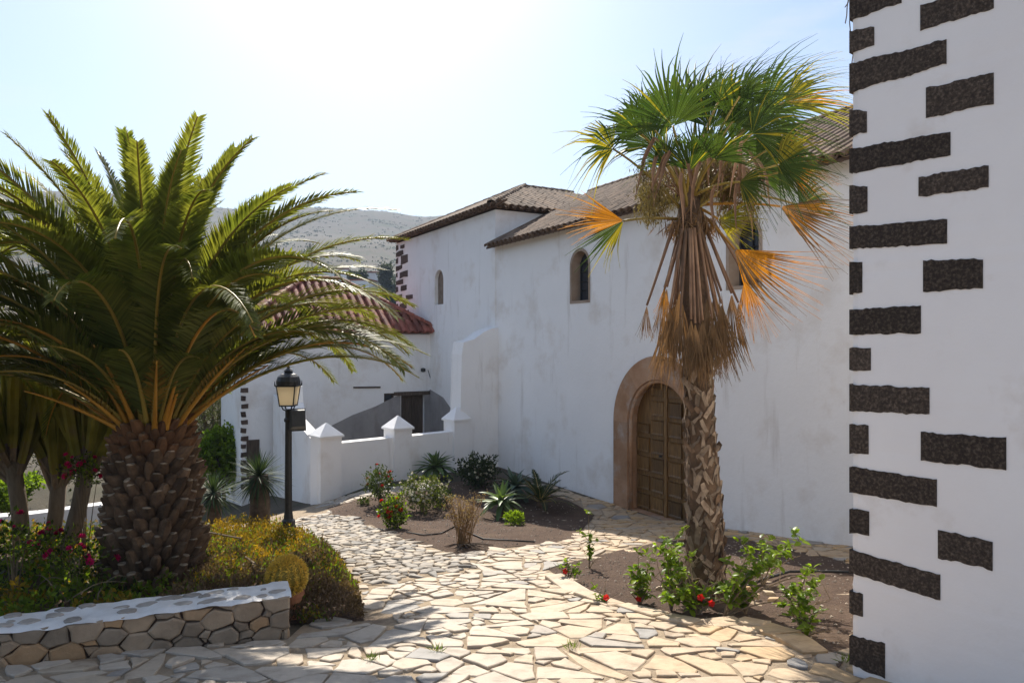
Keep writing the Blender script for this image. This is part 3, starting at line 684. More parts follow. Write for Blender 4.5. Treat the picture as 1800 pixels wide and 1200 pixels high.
for k in range(4):
    a = t0 + (t1 - t0) * (k + .06) / 4; b = t0 + (t1 - t0) * (k + .94) / 4
    m_ = MB(); prism_wall(m_, [(a, -6.8), (b, -6.8), (b, dtop - .03), (a, dtop - .03)], fh, .18, .199); m_.build('plank', 'old_wood', d_)
m_ = MB(); prism_wall(m_, [(t0 - .22, dtop), (t1 + .25, dtop), (t1 + .25, dtop + .12), (t0 - .22, dtop + .12)], fh, -.05, .2); m_.build('lintel', 'old_wood', house)
m_ = MB(); prism_wall(m_, [(vt0 - .02, vz0 - .02), (vt1 + .02, vz0 - .02), (vt1 + .02, vz1 + .02), (vt0 - .02, vz1 + .02)], fh, .14, .17); vw = m_.build('small_window', 'pane', house)
m_ = MB()
for a, b, c_, d2 in ((vt0, vt1, vz0, vz0 + .05), (vt0, vt1, vz1 - .05, vz1), (vt0, vt0 + .05, vz0, vz1), (vt1 - .05, vt1, vz0, vz1)): prism_wall(m_, [(a, c_), (b, c_), (b, d2), (a, d2)], fh, .05 + abs(a) * .001, .13)
m_.build('frame', 'old_wood', vw)
m_ = MB(); a, b = h_t(668), h_t(621); m_.tube([H3(a, -.03, dz_(645, 681)), H3(b, -.03, dz_(645, 681) + .02)], .03, 6); m_.build('wooden_beam_end', 'old_wood', house)
m_ = MB(); c_ = H3(h_t(743), -.04, dz_(743, 650)); m_.lathe(c_, [(.02, -.07), (.08, -.05), (.08, .05), (.02, .07)], 10); m_.build('wall_lamp', 'iron', house)
m_ = MB(); m_.tube([H3(h_t(752), -.015, dz_(752, 650)), H3(h_t(758), -.015, dz_(755, 670)), H3(h_t(757.5), -.015, dz_(755, 688))], .012, 4); m_.build('cable', 'iron', house)
# patches of bare grey render left and right of the door
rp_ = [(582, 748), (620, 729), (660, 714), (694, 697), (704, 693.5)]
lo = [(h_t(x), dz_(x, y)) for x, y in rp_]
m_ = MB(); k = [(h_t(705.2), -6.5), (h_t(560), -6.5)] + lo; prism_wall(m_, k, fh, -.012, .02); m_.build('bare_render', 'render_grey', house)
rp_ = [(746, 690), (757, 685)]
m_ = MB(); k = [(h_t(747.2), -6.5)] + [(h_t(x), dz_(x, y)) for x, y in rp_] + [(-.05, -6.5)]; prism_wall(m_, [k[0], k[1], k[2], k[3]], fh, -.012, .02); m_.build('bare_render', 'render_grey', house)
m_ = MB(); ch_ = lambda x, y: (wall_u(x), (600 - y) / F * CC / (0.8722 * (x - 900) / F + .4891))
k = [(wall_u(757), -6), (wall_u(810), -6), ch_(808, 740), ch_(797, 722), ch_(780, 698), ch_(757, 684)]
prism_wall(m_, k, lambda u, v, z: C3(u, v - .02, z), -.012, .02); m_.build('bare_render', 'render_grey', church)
# roof
hz = HZ + .06; o1 = H3(-.25, -.3, hz); o2 = H3(HL + .3, -.3, hz); o3 = H3(HL + .3, HDP + .3, hz); o4 = H3(-.25, HDP + .3, hz); p1 = H3(2.46, 2.32, 2.12); p2 = H3(HL - 2.4, 2.32, 2.12)
m_ = MB(); m_.add([o1, o2, o3, o4, p1, p2], [(0, 1, 5, 4), (1, 2, 5), (2, 3, 4, 5), (3, 0, 4), (3, 2, 1, 0)]); hroof = m_.build('red_roof', 'tile_red', house)
tri_face(hroof, TR, o2, o1, p2, p1, limit=290, pitch=0.26); tri_face(hroof, TR, o3, o2, p2, limit=100, pitch=.26); tri_face(hroof, TR, o1, o4, p1, limit=60, pitch=.26, cornice=False)
for a, b in ((o1, p1), (o2, p2), (p1, p2), (o3, p2)): ridge_caps(hroof, TR, a, b)
# quoins
for i in range(14):
    z_ = -1.15 - i * .24; wd = .17 if i % 2 else .11
    p = rough([(HL - wd, z_ - .14), (HL + .02, z_ - .14), (HL + .02, z_), (HL - wd, z_)], .015, .2); m_ = MB(); prism_wall(m_, p, fh, -.03, .1); m_.build('quoin_stone', 'lava_stone', house)
m_ = MB(); prism_wall(m_, [(HL - .50, -4.2), (HL - .13, -4.2), (HL - .13, -2.95), (HL - .50, -2.95)], fh, -.02, .1); m_.build('cellar_hatch', 'old_wood', house)

# ------------------------------------------------------------------ tower at the right
TC = Vector((2.237, 4.70, 0)); TD = Vector((.625, -.7806, 0)); TN = Vector((.7806, .625, 0))
tower = thing('bell_tower', TC + Vector((1.5, 0.5, -2.4)), 'white plastered tower corner with dark volcanic quoin stones', 'tower')
def T3(t, b, z): return TC + TD * t + TN * b + Vector((0, 0, z))
def t_of(px):
    k = (px - 900) / F; return (k * TC.y - TC.x) / (TD.x - k * TD.y)
def tz(px, py): return (600 - py) / F * (TC.y + TD.y * t_of(px))
m_ = MB(); prev = None; zs_ = [-3.2 + .05 * i for i in range(221)]
row = []
for z_ in zs_:
    j = (noise.noise(Vector((0, 0, z_ * 5))) + .7 * noise.noise(Vector((4, 0, z_ * 19)))) * .006
    row.append([T3(3.4, 0, z_), T3(.05, 0 + j * .3, z_), T3(0.012 + j, .012 + j, z_), T3(0 + j * .3, .05, z_), T3(0, 3.6, z_), T3(3.4, 3.6, z_)])
vs = [p for r_ in row for p in r_]; fs = []
for i in range(len(row) - 1):
    for k in range(6): fs.append((i * 6 + k, i * 6 + (k + 1) % 6, (i + 1) * 6 + (k + 1) % 6, (i + 1) * 6 + k))
fs.append(tuple(range((len(row) - 1) * 6, len(row) * 6))); m_.add(vs, fs); m_.build('tower_wall', 'plaster_near', tower)
QS = [(1495, 1585, -15, 37, -60, 5), (1495, 1537, 55, 93, 47, 80), (1495, 1664, 112, 163, 70, 112), (1495, 1524, 192, 240, 197, 232), (1495, 1671, 262, 305, 232, 273), (1495, 1525, 326, 376, 328, 373), (1495, 1665, 398, 437, 384, 428), (1495, 1516, 461, 517, 462, 515), (1495, 1619, 543, 587, 537, 586), (1495, 1531, 611, 651, 611, 651), (1495, 1634, 675, 722, 682, 728), (1495, 1527, 745, 797, 748, 799), (1495, 1647, 820, 865, 842, 890), (1495, 1528, 894, 936, 898, 940), (1495, 1653, 965, 1006, 1010, 1054), (1495, 1517, 1038, 1077, 1043, 1084), (1495, 1556, 1115, 1166, 1130, 1192),
      (1618, 1747, 10, 54, -25, 15), (1628, 1747, 155, 208, 128, 182), (1615, 1738, 311, 346, 291, 330), (1623, 1728, 458, 513, 455, 507), (1619, 1769, 759, 809, 770, 826), (1649, 1745, 930, 980, 951, 1001)]
for (x0, x1, a0, a1, b0, b1) in QS:
    ta, tb = t_of(x0), t_of(x1)
    if x0 == 1495: ta = -.006
    za0, za1, zb0, zb1 = tz(x0, a0), tz(x0, a1), tz(x1, b0), tz(x1, b1)
    # ragged outline
    n_ = max(3, int((tb - ta) / .022)); o_ = []
    for i in range(n_ + 1):
        f = i / n_; o_.append((ta + (tb - ta) * f, za1 + (zb1 - za1) * f + rnd.uniform(-.0045, .0045) + .008 * noise.noise(Vector((ta * 9 + f * 5, za0 * 3, 1)))))
    for i in range(n_ + 1):
        f = 1 - i / n_; o_.append((ta + (tb - ta) * f, za0 + (zb0 - za0) * f + rnd.uniform(-.0045, .0045) + .008 * noise.noise(Vector((ta * 9 + f * 5, za0 * 3, 1)))))
    m_ = MB(); n = len(o_); dp = .16 if x0 == 1495 else .05
    prism_wall(m_, o_, T3, -.005, dp + rnd.uniform(0, .1) * (x0 == 1495)); m_.build('quoin_stone', 'basalt', tower)

# ------------------------------------------------------------------ paving
def P2(l): return [tuple(gpix(x, y)) for x, y in l]
BED_R = P2([(962, 1000), (1060, 975), (1150, 955), (1200, 950), (1290, 945), (1400, 968), (1500, 990), (1560, 1020)]) + [(2.75, 5.6), (2.20, 4.80)] + P2([(1462, 1148), (1400, 1112), (1325, 1090), (1240, 1096), (1180, 1082), (1090, 1062), (1010, 1035)])
BED_L = P2([(585, 905), (575, 893), (650, 876), (760, 856), (866, 834), (1000, 880), (1045, 905), (1005, 950), (900, 962), (838, 972), (800, 975), (735, 955), (690, 940), (640, 925)])
BED_P = [(-1.74, 6.05)] + P2([(525, 1100), (640, 1092), (628, 1040), (595, 985), (545, 952), (480, 935)]) + [(-4.6, 11.9), (-5.6, 12.4), (-9.0, 12.6), (-9.0, 3.6), (-5.2, 4.55), (-3.6, 5.2)]
def poly3(p): return [Vector((a, b, 0)) for a, b in p]
drape('right_bed_soil', BED_R, .16, .012, 'soil', .012); drape('flower_bed_soil', BED_L, .2, .014, 'soil', .014); drape('palm_bed_soil', BED_P, .35, .016, 'soil', .02)
PATH = [(-12, -12), (9, -12), (6.0, 2.2), (5.0, 5.2), (3.6, 6.2), (6.2, 8.2), (5.1, 10.2), (3.45, 13.1), (0.9, 17.3), (-.4, 18.0), (-4.6, 16.6), (-6.6, 16.4), (-6.4, 12.6), (-4.4, 12.2), (-3.5, 11.6), (-1.75, 6.2), (-1.75, 5.55), (-3.5, 4.86), (-7.5, 3.2), (-12, 3.0)]
pth = drape('path', PATH, .25, .006, 'mortar', .010)
COB = P2([(470, 930), (560, 905), (625, 908), (690, 940), (742, 960), (800, 985), (842, 985), (815, 1008), (745, 1013), (690, 1030), (625, 1030), (598, 990), (545, 955)])
cobp = drape('cobbled_path', COB, .2, .012, 'mortar', .008)
def gf(dz=0): return lambda x, y, h: Vector((x, y, ground(x, y) + h + dz))
def free(c, extra=()):
    if not inpoly(c, PATH): return False
    for b in (BED_R, BED_L, BED_P, COB):
        if inpoly(c, b): return False
    return True
def ctr(p): return (sum(a[0] for a in p) / len(p), sum(a[1] for a in p) / len(p))
# flagstones: sites stretched across the slope, so the slabs lie wide like courses
def paving():
    raw = []; res = []
    for j in range(14):
        for i in range(8): raw.append([(-4.4 + i * 1.35 + (j % 2) * .5, 3.2 + j * 1.05), (-3.05 + i * 1.35 + (j % 2) * .5, 3.2 + j * 1.05), (-3.05 + i * 1.35 + (j % 2) * .5, 4.25 + j * 1.05), (-4.4 + i * 1.35 + (j % 2) * .5, 4.25 + j * 1.05)])
    for p in raw:
        t = rnd.uniform(-.1, .1); out_ = []; crack(p, .010, .24, 1.8, out_, .42)
        for p in out_:
            c = ctr(p)
            if not free(c): continue
            q = shrink(p, rnd.uniform(.005, .02))
            if len(q) < 3 or abs(area(q)) < .0025: continue
            q = rough(blunt(q), .014, .14)
            if len(q) >= 3: res.append(q)
    return res
fl = paving()
def vis_key(p):
    c = ctr(p); hid = abs(c[0] / c[1]) > .74 or c[1] < 4.0
    return (1 if hid else 0, -abs(area(p)) / (c[1] ** 3))
stones('flagstone', pth, 'flagstone', fl, gf(), -.03, lambda: rnd.uniform(.014, .028), .006, .03, vis_key, 300, 'small_flagstones')
S, RR = scatter(COB, .035, .075, 3400, 1.0, .9); cb = []
for p in cells(S, RR, .8):
    if len(p) < 3: continue
    c = ctr(p)
    if not inpoly(c, COB) or abs(area(p)) > .05: continue
    q = shrink(p, rnd.uniform(.005, .012))
    if len(q) >= 3 and abs(area(q)) > .0012:
        q = rough(q, .006, .1)
        if len(q) >= 3: cb.append(q)
stones('cobble', cobp, 'cobble', cb, gf(), -.02, lambda: rnd.uniform(.025, .045), .012, .16, lambda p: -abs(area(p)) / ctr(p)[1] ** 3, 300, 'small_cobbles')
# edge slabs along the right bed, a course of thick stones
EDG = P2([(975, 1018), (1030, 1045), (1095, 1065), (1170, 1085), (1235, 1098), (1300, 1094), (1345, 1100), (1395, 1122), (1450, 1152)])
for a, b in zip(EDG, EDG[1:]):
    a, b = Vector(a), Vector(b); d = b - a; n_ = Vector((d.y, -d.x)).normalized()
    if n_.y > 0: n_ = -n_
    L_ = d.length; u = d.normalized()
    o_ = rough([tuple(a + u * .01 - n_ * .06), tuple(a + u * .01 + n_ * rnd.uniform(.12, .2)), tuple(b - u * .01 + n_ * rnd.uniform(.12, .2)), tuple(b - u * .01 - n_ * rnd.uniform(.03, .08))], .015, .2)
    if area(o_) < 0: o_ = o_[::-1]
    m_ = MB(); slab(m_, o_, gf(), -.05, rnd.uniform(.03, .055), .01, .08); m_.build('edge_slab', 'flagstone', pth)
# loose pebbles in the beds
def pebbles(poly, n, s0, s1, name, parent=None):
    m_ = MB(); xs = [p[0] for p in poly]; ys = [p[1] for p in poly]; c = 0
    while c < n:
        p = (rnd.uniform(min(xs), max(xs)), rnd.uniform(min(ys), max(ys))); c += 1
        if not inpoly(p, poly): continue
        s = rnd.uniform(s0, s1); k = 5; b = G(p[0], p[1], .02); ro = rnd.random() * 6
        ring = [b + Vector((s * math.cos(ro + 6.283 * i / k) * rnd.uniform(.7, 1.1), s * math.sin(ro + 6.283 * i / k) * rnd.uniform(.7, 1.1), 0)) for i in range(k)]
        m_.add(ring + [b + Vector((0, 0, s * .7))], [(i, (i + 1) % k, k) for i in range(k)])
    return tag(m_.build(name, 'pebble', parent), 'scattered loose pebbles on the brown planting soil', 'gravel', kind='stuff')
pebbles(BED_R, 1500, .006, .02, 'gravel'); pebbles(BED_L, 1100, .008, .026, 'gravel')
# small stones heaped around the fan palm
for i in range(26):
    a = rnd.uniform(-.6, 2.4); r_ = rnd.uniform(.35, .75); x, y = 1.93 + r_ * math.cos(a), 7.05 + r_ * math.sin(a) * .7
    q = rough([(x - rnd.uniform(.03, .08), y - .03), (x + rnd.uniform(.03, .08), y - .035), (x + .05, y + .04), (x - .05, y + .035)], .01, .1)
    if len(q) < 3: continue
    m_ = MB(); slab(m_, q, gf(), -.01, rnd.uniform(.03, .06), .008, .15); o = m_.build('stone_chip', 'flagstone'); tag(o, 'small tan stone lying round the foot of the fan palm', 'stone', 'stones round the fan palm')
m_ = MB(); m_.tube([G(*p, .05) for p in [(2.3, 7.2), (2.75, 7.75), (3.2, 8.2), (3.7, 8.2), (4.3, 8.1)]], .016, 5); tag(m_.build('irrigation_hose', 'hose', smooth=True), 'black irrigation hose lying on the soil by the church wall', 'hose')
m_ = MB(); m_.tube([G(*gpix(x, y), .03) for x, y in [(715, 938), (745, 943), (775, 940), (800, 928), (850, 950), (940, 955)]], .012, 5); tag(m_.build('irrigation_hose', 'hose', smooth=True), 'thin irrigation hose curving across the flower bed', 'hose')

# ------------------------------------------------------------------ low stone wall with whitewashed top
LA = Vector((-1.75, 5.60)); LB = Vector((-3.51, 4.88)); ld = (LB - LA).normalized(); ln = Vector((-ld.y, ld.x))
if ln.y > 0: ln = -ln
LLEN = 5.2; LT = -2.005; LW = .36
swall = thing('low_stone_wall', (LA.x, LA.y, ground(LA.x, LA.y)), 'low wall of fitted brown stones with a whitewashed top', 'wall')
def S3(u, v, z): p = LA + ld * u + ln * v; return Vector((p.x, p.y, z))
m_ = MB(); m_.add([S3(u, v, z) for u in (.03, LLEN) for v in (-LW + .02, -.03) for z in (-3.2, LT - .015)], [(0, 1, 3, 2), (4, 6, 7, 5), (0, 4, 5, 1), (2, 3, 7, 6), (1, 5, 7, 3)]); m_.build('wall_core', 'tile_bed', swall)
# face stones
zb = lambda u: -2.48 + .0 * u
poly = [(0, -2.5), (LLEN, -2.75), (LLEN, LT), (0, LT)]
K = 1.35; S, RR = scatter([(u / K, z) for u, z in poly], .022, .085, 1300, 1.0, .84); fs_ = []
for p in cells(S, RR, 1.0):
    q = [(u * K, z) for u, z in p]
    for nx, ny, d in ((0, 1, LT), (-1, 0, 0), (1, 0, LLEN)): q = clip(q, nx, ny, d) if len(q) >= 3 else q
    if len(q) < 3: continue
    q = shrink(q, rnd.uniform(.002, .006))
    if len(q) >= 3 and .001 < abs(area(q)) < .2: fs_.append(rough(q, .009, .10))
stones('stone', swall, 'wall_stone', fs_, lambda u, z, h: S3(u, h, z), -.06, lambda: rnd.uniform(.0, .022), .012, .05, lambda p: ctr(p)[0], 298)
# end face stones
poly = [(-LW, -2.5), (0, -2.5), (0, LT), (-LW, LT)]; S, RR = scatter(poly, .06, .13, 40, 1, .8); fs_ = []
for p in cells(S, RR, .9):
    q = p
    for nx, ny, d in ((0, 1, LT), (-1, 0, LW), (1, 0, -.01), (0, -1, 2.6)): q = clip(q, nx, ny, d) if len(q) >= 3 else q
    if len(q) < 3: continue
    q = shrink(q, .006)
    if len(q) >= 3 and abs(area(q)) > .002: fs_.append(rough(q, .005, .12))
stones('stone', swall, 'wall_stone', fs_, lambda v, z, h: S3(.0 - h, v, z), -.06, lambda: rnd.uniform(-.01, .01), .012, .03, lambda p: 0, 40)
# whitewashed coping: uneven bed with grey stone faces showing through
m_ = MB(); nu, nv = 130, 9; vs = []
for i in range(nu + 1):
    for j in range(nv + 1):
        u = -.012 + LLEN * i / nu; v = -LW - .015 + (LW + .03) * j / nv
        e = min(j, nv - j); z = LT + .004 + .02 * (noise.noise(Vector((u * 6, v * 7, 2))) + .5 * noise.noise(Vector((u * 17, v * 17, 4)))) - (.018 if e == 0 else 0)
        vs.append(S3(u, v + .012 * noise.noise(Vector((u * 9, v * 3, 8))), z + .012))
m_.add(vs, [(i * (nv + 1) + j, i * (nv + 1) + j + 1, (i + 1) * (nv + 1) + j + 1, (i + 1) * (nv + 1) + j) for i in range(nu) for j in range(nv)])
cop = m_.build('whitewashed_top', 'whitewash', swall, smooth=True)
S, RR = scatter([(.05, -LW + .06), (LLEN, -LW + .06), (LLEN, -.05), (.05, -.05)], .025, .07, 400, 1, 1.12)
for (u, v), r_ in zip(S, RR):
    if rnd.random() < .25: continue
    k = rnd.randint(6, 8); sx = rnd.uniform(1.0, 1.7); q = [(u + sx * r_ * .95 * math.cos(6.283 * i / k) * rnd.uniform(.75, 1.1), v + r_ * .72 * math.sin(6.283 * i / k) * rnd.uniform(.75, 1.1)) for i in range(k)]
    z_ = LT + .016 + .02 * (noise.noise(Vector((u * 6, v * 7, 2))) + .5 * noise.noise(Vector((u * 17, v * 17, 4))))
    m2 = MB(); slab(m2, q, lambda a, b, h: S3(a, b, z_ + h), -.03, .010, .006, .06); m2.build('top_stone', 'top_stone', swall)

# ------------------------------------------------------------------ plants: generic builders
def ribbon(mb, pts, wid, nrm, m=0, fold=0.0):
    """leaf blade along pts with half widths wid; V-folded"""
    vs = []; n = len(pts)
    for i, p in enumerate(pts):
        d = (pts[min(i + 1, n - 1)] - pts[max(i - 1, 0)]).normalized(); s = d.cross(nrm).normalized(); u = s.cross(d)
        vs += [p - s * wid[i] + u * wid[i] * fold, p, p + s * wid[i] + u * wid[i] * fold]
    fs = []
    for i in range(n - 1): fs += [(i * 3, i * 3 + 1, i * 3 + 4, i * 3 + 3), (i * 3 + 1, i * 3 + 2, i * 3 + 5, i * 3 + 4)]
    mb.add(vs, fs, m)
def feather_frond(parent, base, az, e0, L, bend, leafmat='palm_leaf', ll=.46, sp=.021, twist=0.0, old=False, sway=0.0, rw=.022, start=.16):
    """arching pinnate frond: rachis part with its leaflets as sub-part"""
    n = 22; pts = []; p = Vector(base); ds = []
    for i in range(n + 1):
        f = i / n; e = e0 - bend * (f ** 1.5); a = az + sway * f * f
        d = Vector((math.cos(e) * math.cos(a), math.cos(e) * math.sin(a), math.sin(e))); pts.append(p.copy()); ds.append(d); p = p + d * (L / n)
    mb = MB(); mb.tube(pts, [rw * (1.5 - .2 * i if i < 3 else 1) * (1 - .85 * i / n) + .003 for i in range(n + 1)], 5)
    fr_ = mb.build('frond', 'petiole_orange' if old else 'rachis', parent, smooth=True)
    lv = MB(); s = start * L
    while s < L * .995:
        f = s / L; x = f * n; i = min(n - 1, int(x)); t = x - i; c = pts[i].lerp(pts[i + 1], t); d = ds[i].lerp(ds[min(i + 1, n)], t).normalized()
        side = d.cross(Vector((0, 0, 1)))
        if side.length < .05: side = Vector((-math.sin(az), math.cos(az), 0))
        side.normalize(); up = side.cross(d).normalized()
        if twist: side, up = side * math.cos(twist) + up * math.sin(twist), up * math.cos(twist) - side * math.sin(twist)
        g = (f - start) / (1 - start); prof_ = min(1.0, .28 + 3.2 * g) * (1.0 - .74 * max(0, (g - .45) / .55) ** 1.3)
        for sg in (-1, 1):
            l = ll * prof_ * rnd.uniform(.88, 1.08); fw = .85 + .6 * g + rnd.uniform(-.06, .06); vv = .36 + rnd.uniform(-.2, .2)
            dr = (side * sg + d * fw + up * vv).normalized(); w_ = .0098 * (.7 + .5 * prof_)
            q0 = c; q1 = c + dr * l * .5 + Vector((0, 0, -.035 * l)); q2 = c + dr * l + Vector((0, 0, -l * rnd.uniform(.05, .24)))
            nn = (up - d * .25).normalized(); sd_ = dr.cross(nn).normalized() * w_
            b = len(lv.v); lv.v.extend([tuple(q0 - sd_ * .5), tuple(q0 + sd_ * .5), tuple(q1 + sd_), tuple(q1 - sd_), tuple(q2)]); lv.f.extend([(b, b + 1, b + 2, b + 3), (b + 3, b + 2, b + 4)]); lv.m.extend([0, 0])
        s += sp * rnd.uniform(.8, 1.2)
    lv.build('leaflets', leafmat, fr_); return fr_
def boot_mesh(name, w, h, t, mats, cut=True):
    """old leaf base: a wedge pointing up and out with a cut end"""
    mb = MB(); n = 8; vs = []
    for (sx, sz, y, zc) in ((1.25, .58, -.06, -.02), (1.05, .46, t * .45, .0), (.62, .20, t, .012), (.36, .10, t * 1.06, .014)):
        for i in range(n): a = 2 * math.pi * (i + .5) / n; vs.append((w * sx * math.cos(a), y - (.25 * t * math.sin(a) if y > t * .9 else 0), h * sz * math.sin(a) + zc))
    mb.add(vs, [(r_ * n + i, r_ * n + (i + 1) % n, (r_ + 1) * n + (i + 1) % n, (r_ + 1) * n + i) for r_ in range(2) for i in range(n)], 0)
    mb.f += [(2 * n + i, 2 * n + (i + 1) % n, 3 * n + (i + 1) % n, 3 * n + i) for i in range(n)] + [tuple(3 * n + i for i in range(n))]; mb.m += [1 if cut else 0] * (n + 1)
    return mb.mesh(name, mats)
def trunk_boots(parent, base, top, prof, rows, per, meshes, lean=.35, jit=.15, up=0.0):
    base, top = Vector(base), Vector(top); ax = top - base; H = ax.length
    for r_ in range(rows):
        f = (r_ + .5) / rows; rad = np.interp(f, [p[0] for p in prof], [p[1] for p in prof]); c = base + ax * f
        for k in range(per):
            a = 2 * math.pi * (k + .5 * (r_ % 2) + rnd.uniform(-jit, jit)) / per; sc = rad / prof[0][1]
            o_ = Vector((math.cos(a), math.sin(a), 0)); p = c + o_ * (rad * rnd.uniform(.95, 1.0)) + Vector((0, 0, rnd.uniform(-.3, .3) * H / rows))
            yv = (o_ + Vector((0, 0, up + rnd.uniform(-lean, lean) * .5))).normalized(); xv = yv.cross(Vector((0, 0, 1))).normalized(); zv = xv.cross(yv)
            tw = rnd.uniform(-lean, lean) * .6; xv, zv = xv * math.cos(tw) + zv * math.sin(tw), zv * math.cos(tw) - xv * math.sin(tw)
            s1, s2, s3 = rnd.uniform(.7, 1.15) * (.6 + .4 * sc), rnd.uniform(.6, 1.4), rnd.uniform(.75, 1.25)
            M = Matrix(((xv.x * s1, yv.x * s2, zv.x * s3, p.x), (xv.y * s1, yv.y * s2, zv.y * s3, p.y), (xv.z * s1, yv.z * s2, zv.z * s3, p.z), (0, 0, 0, 1)))
            yield f, a, M
# ------------------------------------------------------------------ date palm
def date_palm(loc, trunk_h, fronds, seed, label, full=True, L=3.05):
    global rnd
    keep = rnd; rnd = random.Random(seed)
    palm = thing('date_palm', loc, label, 'palm tree', 'date palms'); loc = Vector(loc); top = loc + Vector((0, 0, trunk_h))
    prof = [(0, .405), (.25, .40), (.5, .385), (.75, .345), (.92, .30), (1, .27)]
    mb = MB(); mb.lathe(loc, [(.41, -.3)] + [(np.interp(f, [p[0] for p in prof], [p[1] for p in prof]) - .03, trunk_h * f) for f in [i / 10 for i in range(11)]] + [(.22, trunk_h + .15), (.10, trunk_h + .35)], 20)
    tr = mb.build('trunk', 'boot', palm, smooth=True)
    if full:
        bm1 = boot_mesh('leaf_base', .066, .15, .115, ['boot', 'boot_cut']); bm2 = boot_mesh('leaf_base', .066, .16, .12, ['boot_orange', 'boot']); bm3 = boot_mesh('leaf_base', .058, .16, .145, ['boot', 'boot'])
        for f, a, M in trunk_boots(palm, loc + Vector((0, 0, .02)), top, prof, 16, 18, None, .28, .10, .75):
            inst('leaf_base', bm2 if f > .84 else (bm1 if rnd.random() < .6 else bm3), tr, M)
    ga = 2.39996
    for i in range(fronds):
        f = i / (fronds - 1); az = i * ga + rnd.uniform(-.2, .2)
        fc = max(0.0, -math.sin(az)) ** 1.2; e0 = R(87 - 48 * f ** 1.0 + 20 * fc * f + 4 * f * max(0, math.cos(az))) + rnd.uniform(-.1, .1); bend = R(30 + 78 * min(1, f * 1.6) - 14 * fc * f) * rnd.uniform(.8, 1.15)
        l = L * rnd.uniform(.86, 1.06) * (.82 + .3 * min(1, f * 3)) * (1 - .18 * max(0, f - .7) / .3)
        r0 = .30 * min(1, f * 1.3); b = top + Vector((r0 * math.cos(az), r0 * math.sin(az), .28 - .34 * f))
        feather_frond(palm, b, az, e0, l, bend, 'palm_leaf', rnd.uniform(.33, .42), .018, rnd.uniform(-.4, .4), f > .93, rnd.uniform(-.2, .2), .022, .10)
    if full:
        for az, e, l in ((185, 34, 2.3), (200, 42, 2.0), (218, 38, 2.1), (240, 46, 1.7), (262, 58, 1.5), (285, 56, 1.5), (308, 52, 1.6), (330, 56, 2.2), (350, 50, 2.8), (8, 42, 2.9), (20, 36, 2.8)):
            az = R(az); b = top + Vector((.3 * math.cos(az), .3 * math.sin(az), .0)); feather_frond(palm, b, az, R(e), l, R(rnd.uniform(58, 76)), 'palm_leaf', .36, .018, rnd.uniform(-.3, .3), False, rnd.uniform(-.15, .15), .022, .08)
    # short spiny stubs and dry lower stalks
    for i in range(16):
        az = i * 2 * math.pi / 16 + rnd.uniform(-.1, .1); b = top + Vector((.3 * math.cos(az), .3 * math.sin(az), -.08))
        feather_frond(palm, b, az, R(rnd.uniform(25, 60)), rnd.uniform(.7, 1.3), R(15), 'palm_leaf_old', .2, .05, 0, True, 0, .026, .25)
    rnd = keep; return palm
PX, PY = -3.83, 7.6
date_palm((PX, PY, -2.55), 1.70, 112, 5, 'stout date palm with a pineapple-like trunk behind the low stone wall')
date_palm((-6.55, 6.9, -2.5), 1.5, 60, 9, 'date palm whose trunk is out of view, fronds reaching in beside the candelabra cactus', False, 2.9)

# ------------------------------------------------------------------ fan palm
FZ = 7.05
def fan_leaf(parent, name, crown, hub, tip, R_, spread, nseg, mats, pick, droop=.25, wind=(0.15, 0, 0), tilt=.3, split=.5, pet='rachis', pr=.014, cup=.0, sag=.15, fray=.12):
    """palmate leaf: petiole with a pleated blade of split segments"""
    crown, hub, tip = Vector(crown), Vector(hub), Vector(tip); d = (tip - hub).normalized(); wind = Vector(wind)
    mid = (crown + hub) / 2 + Vector((0, 0, sag * (hub - crown).length)); mb = MB()
    pp = [crown * (1 - t) ** 2 + mid * 2 * t * (1 - t) + hub * t * t for t in [i / 8 for i in range(9)]]
    mb.tube(pp, [pr * (1.4 - .6 * i / 8) for i in range(9)], 5); lf = mb.build(name, pet, parent, smooth=True)
    view = Vector((0, -1, 0)); nrm = (view - d * view.dot(d)).normalized(); s0 = d.cross(nrm).normalized()
    nrm = (nrm * math.cos(tilt) + s0 * math.sin(tilt)).normalized(); side = d.cross(nrm).normalized(); bl = MB(); da = 2 * spread / nseg
    for i in range(nseg):
        a = -spread + da * (i + .5) + rnd.uniform(-.2, .2) * da; dr = (d * math.cos(a) + side * math.sin(a) + nrm * cup * (1 - math.cos(a))).normalized()
        l = R_ * (.74 + .26 * math.cos(a * .8)) * rnd.uniform(1 - fray, 1.03); ts = dr.cross(nrm).normalized()
        m_i = pick(i / nseg, a); dj = rnd.uniform(.6, 1.5); wj = rnd.uniform(.5, 1.4); cur = Vector((rnd.uniform(-.06, .06), rnd.uniform(-.06, .06), rnd.uniform(-.05, .05)))
        fr_ = [0.03, .25, split, .68, .84, 1.0]; vs = []
        for f in fr_:
            g = max(0, f - .4) / .6; c = hub + dr * l * f + Vector((0, 0, -droop * dj * R_ * g * g)) + wind * (R_ * g * g * wj) + cur * g * g * R_ * 2
            hw = l * f * math.tan(min(1.2, da / 2)) * 1.05 if f <= split else l * split * math.tan(min(1.2, da / 2)) * max(.10, (1 - (f - split) / (1 - split)) ** 1.1)
            if f == 1.0: hw = .0015
            vs += [c - ts * hw, c + nrm * hw * .75, c + ts * hw]
        fs = []
        for k in range(len(fr_) - 1): fs += [(k * 3, k * 3 + 1, k * 3 + 4, k * 3 + 3), (k * 3 + 1, k * 3 + 2, k * 3 + 5, k * 3 + 4)]
        bl.add(vs, fs, m_i)
    bl.build('blade', mats, lf); return lf
fbase = Vector((1.915, FZ, ground(1.915, FZ))); ftop = at(1214, 392, FZ)
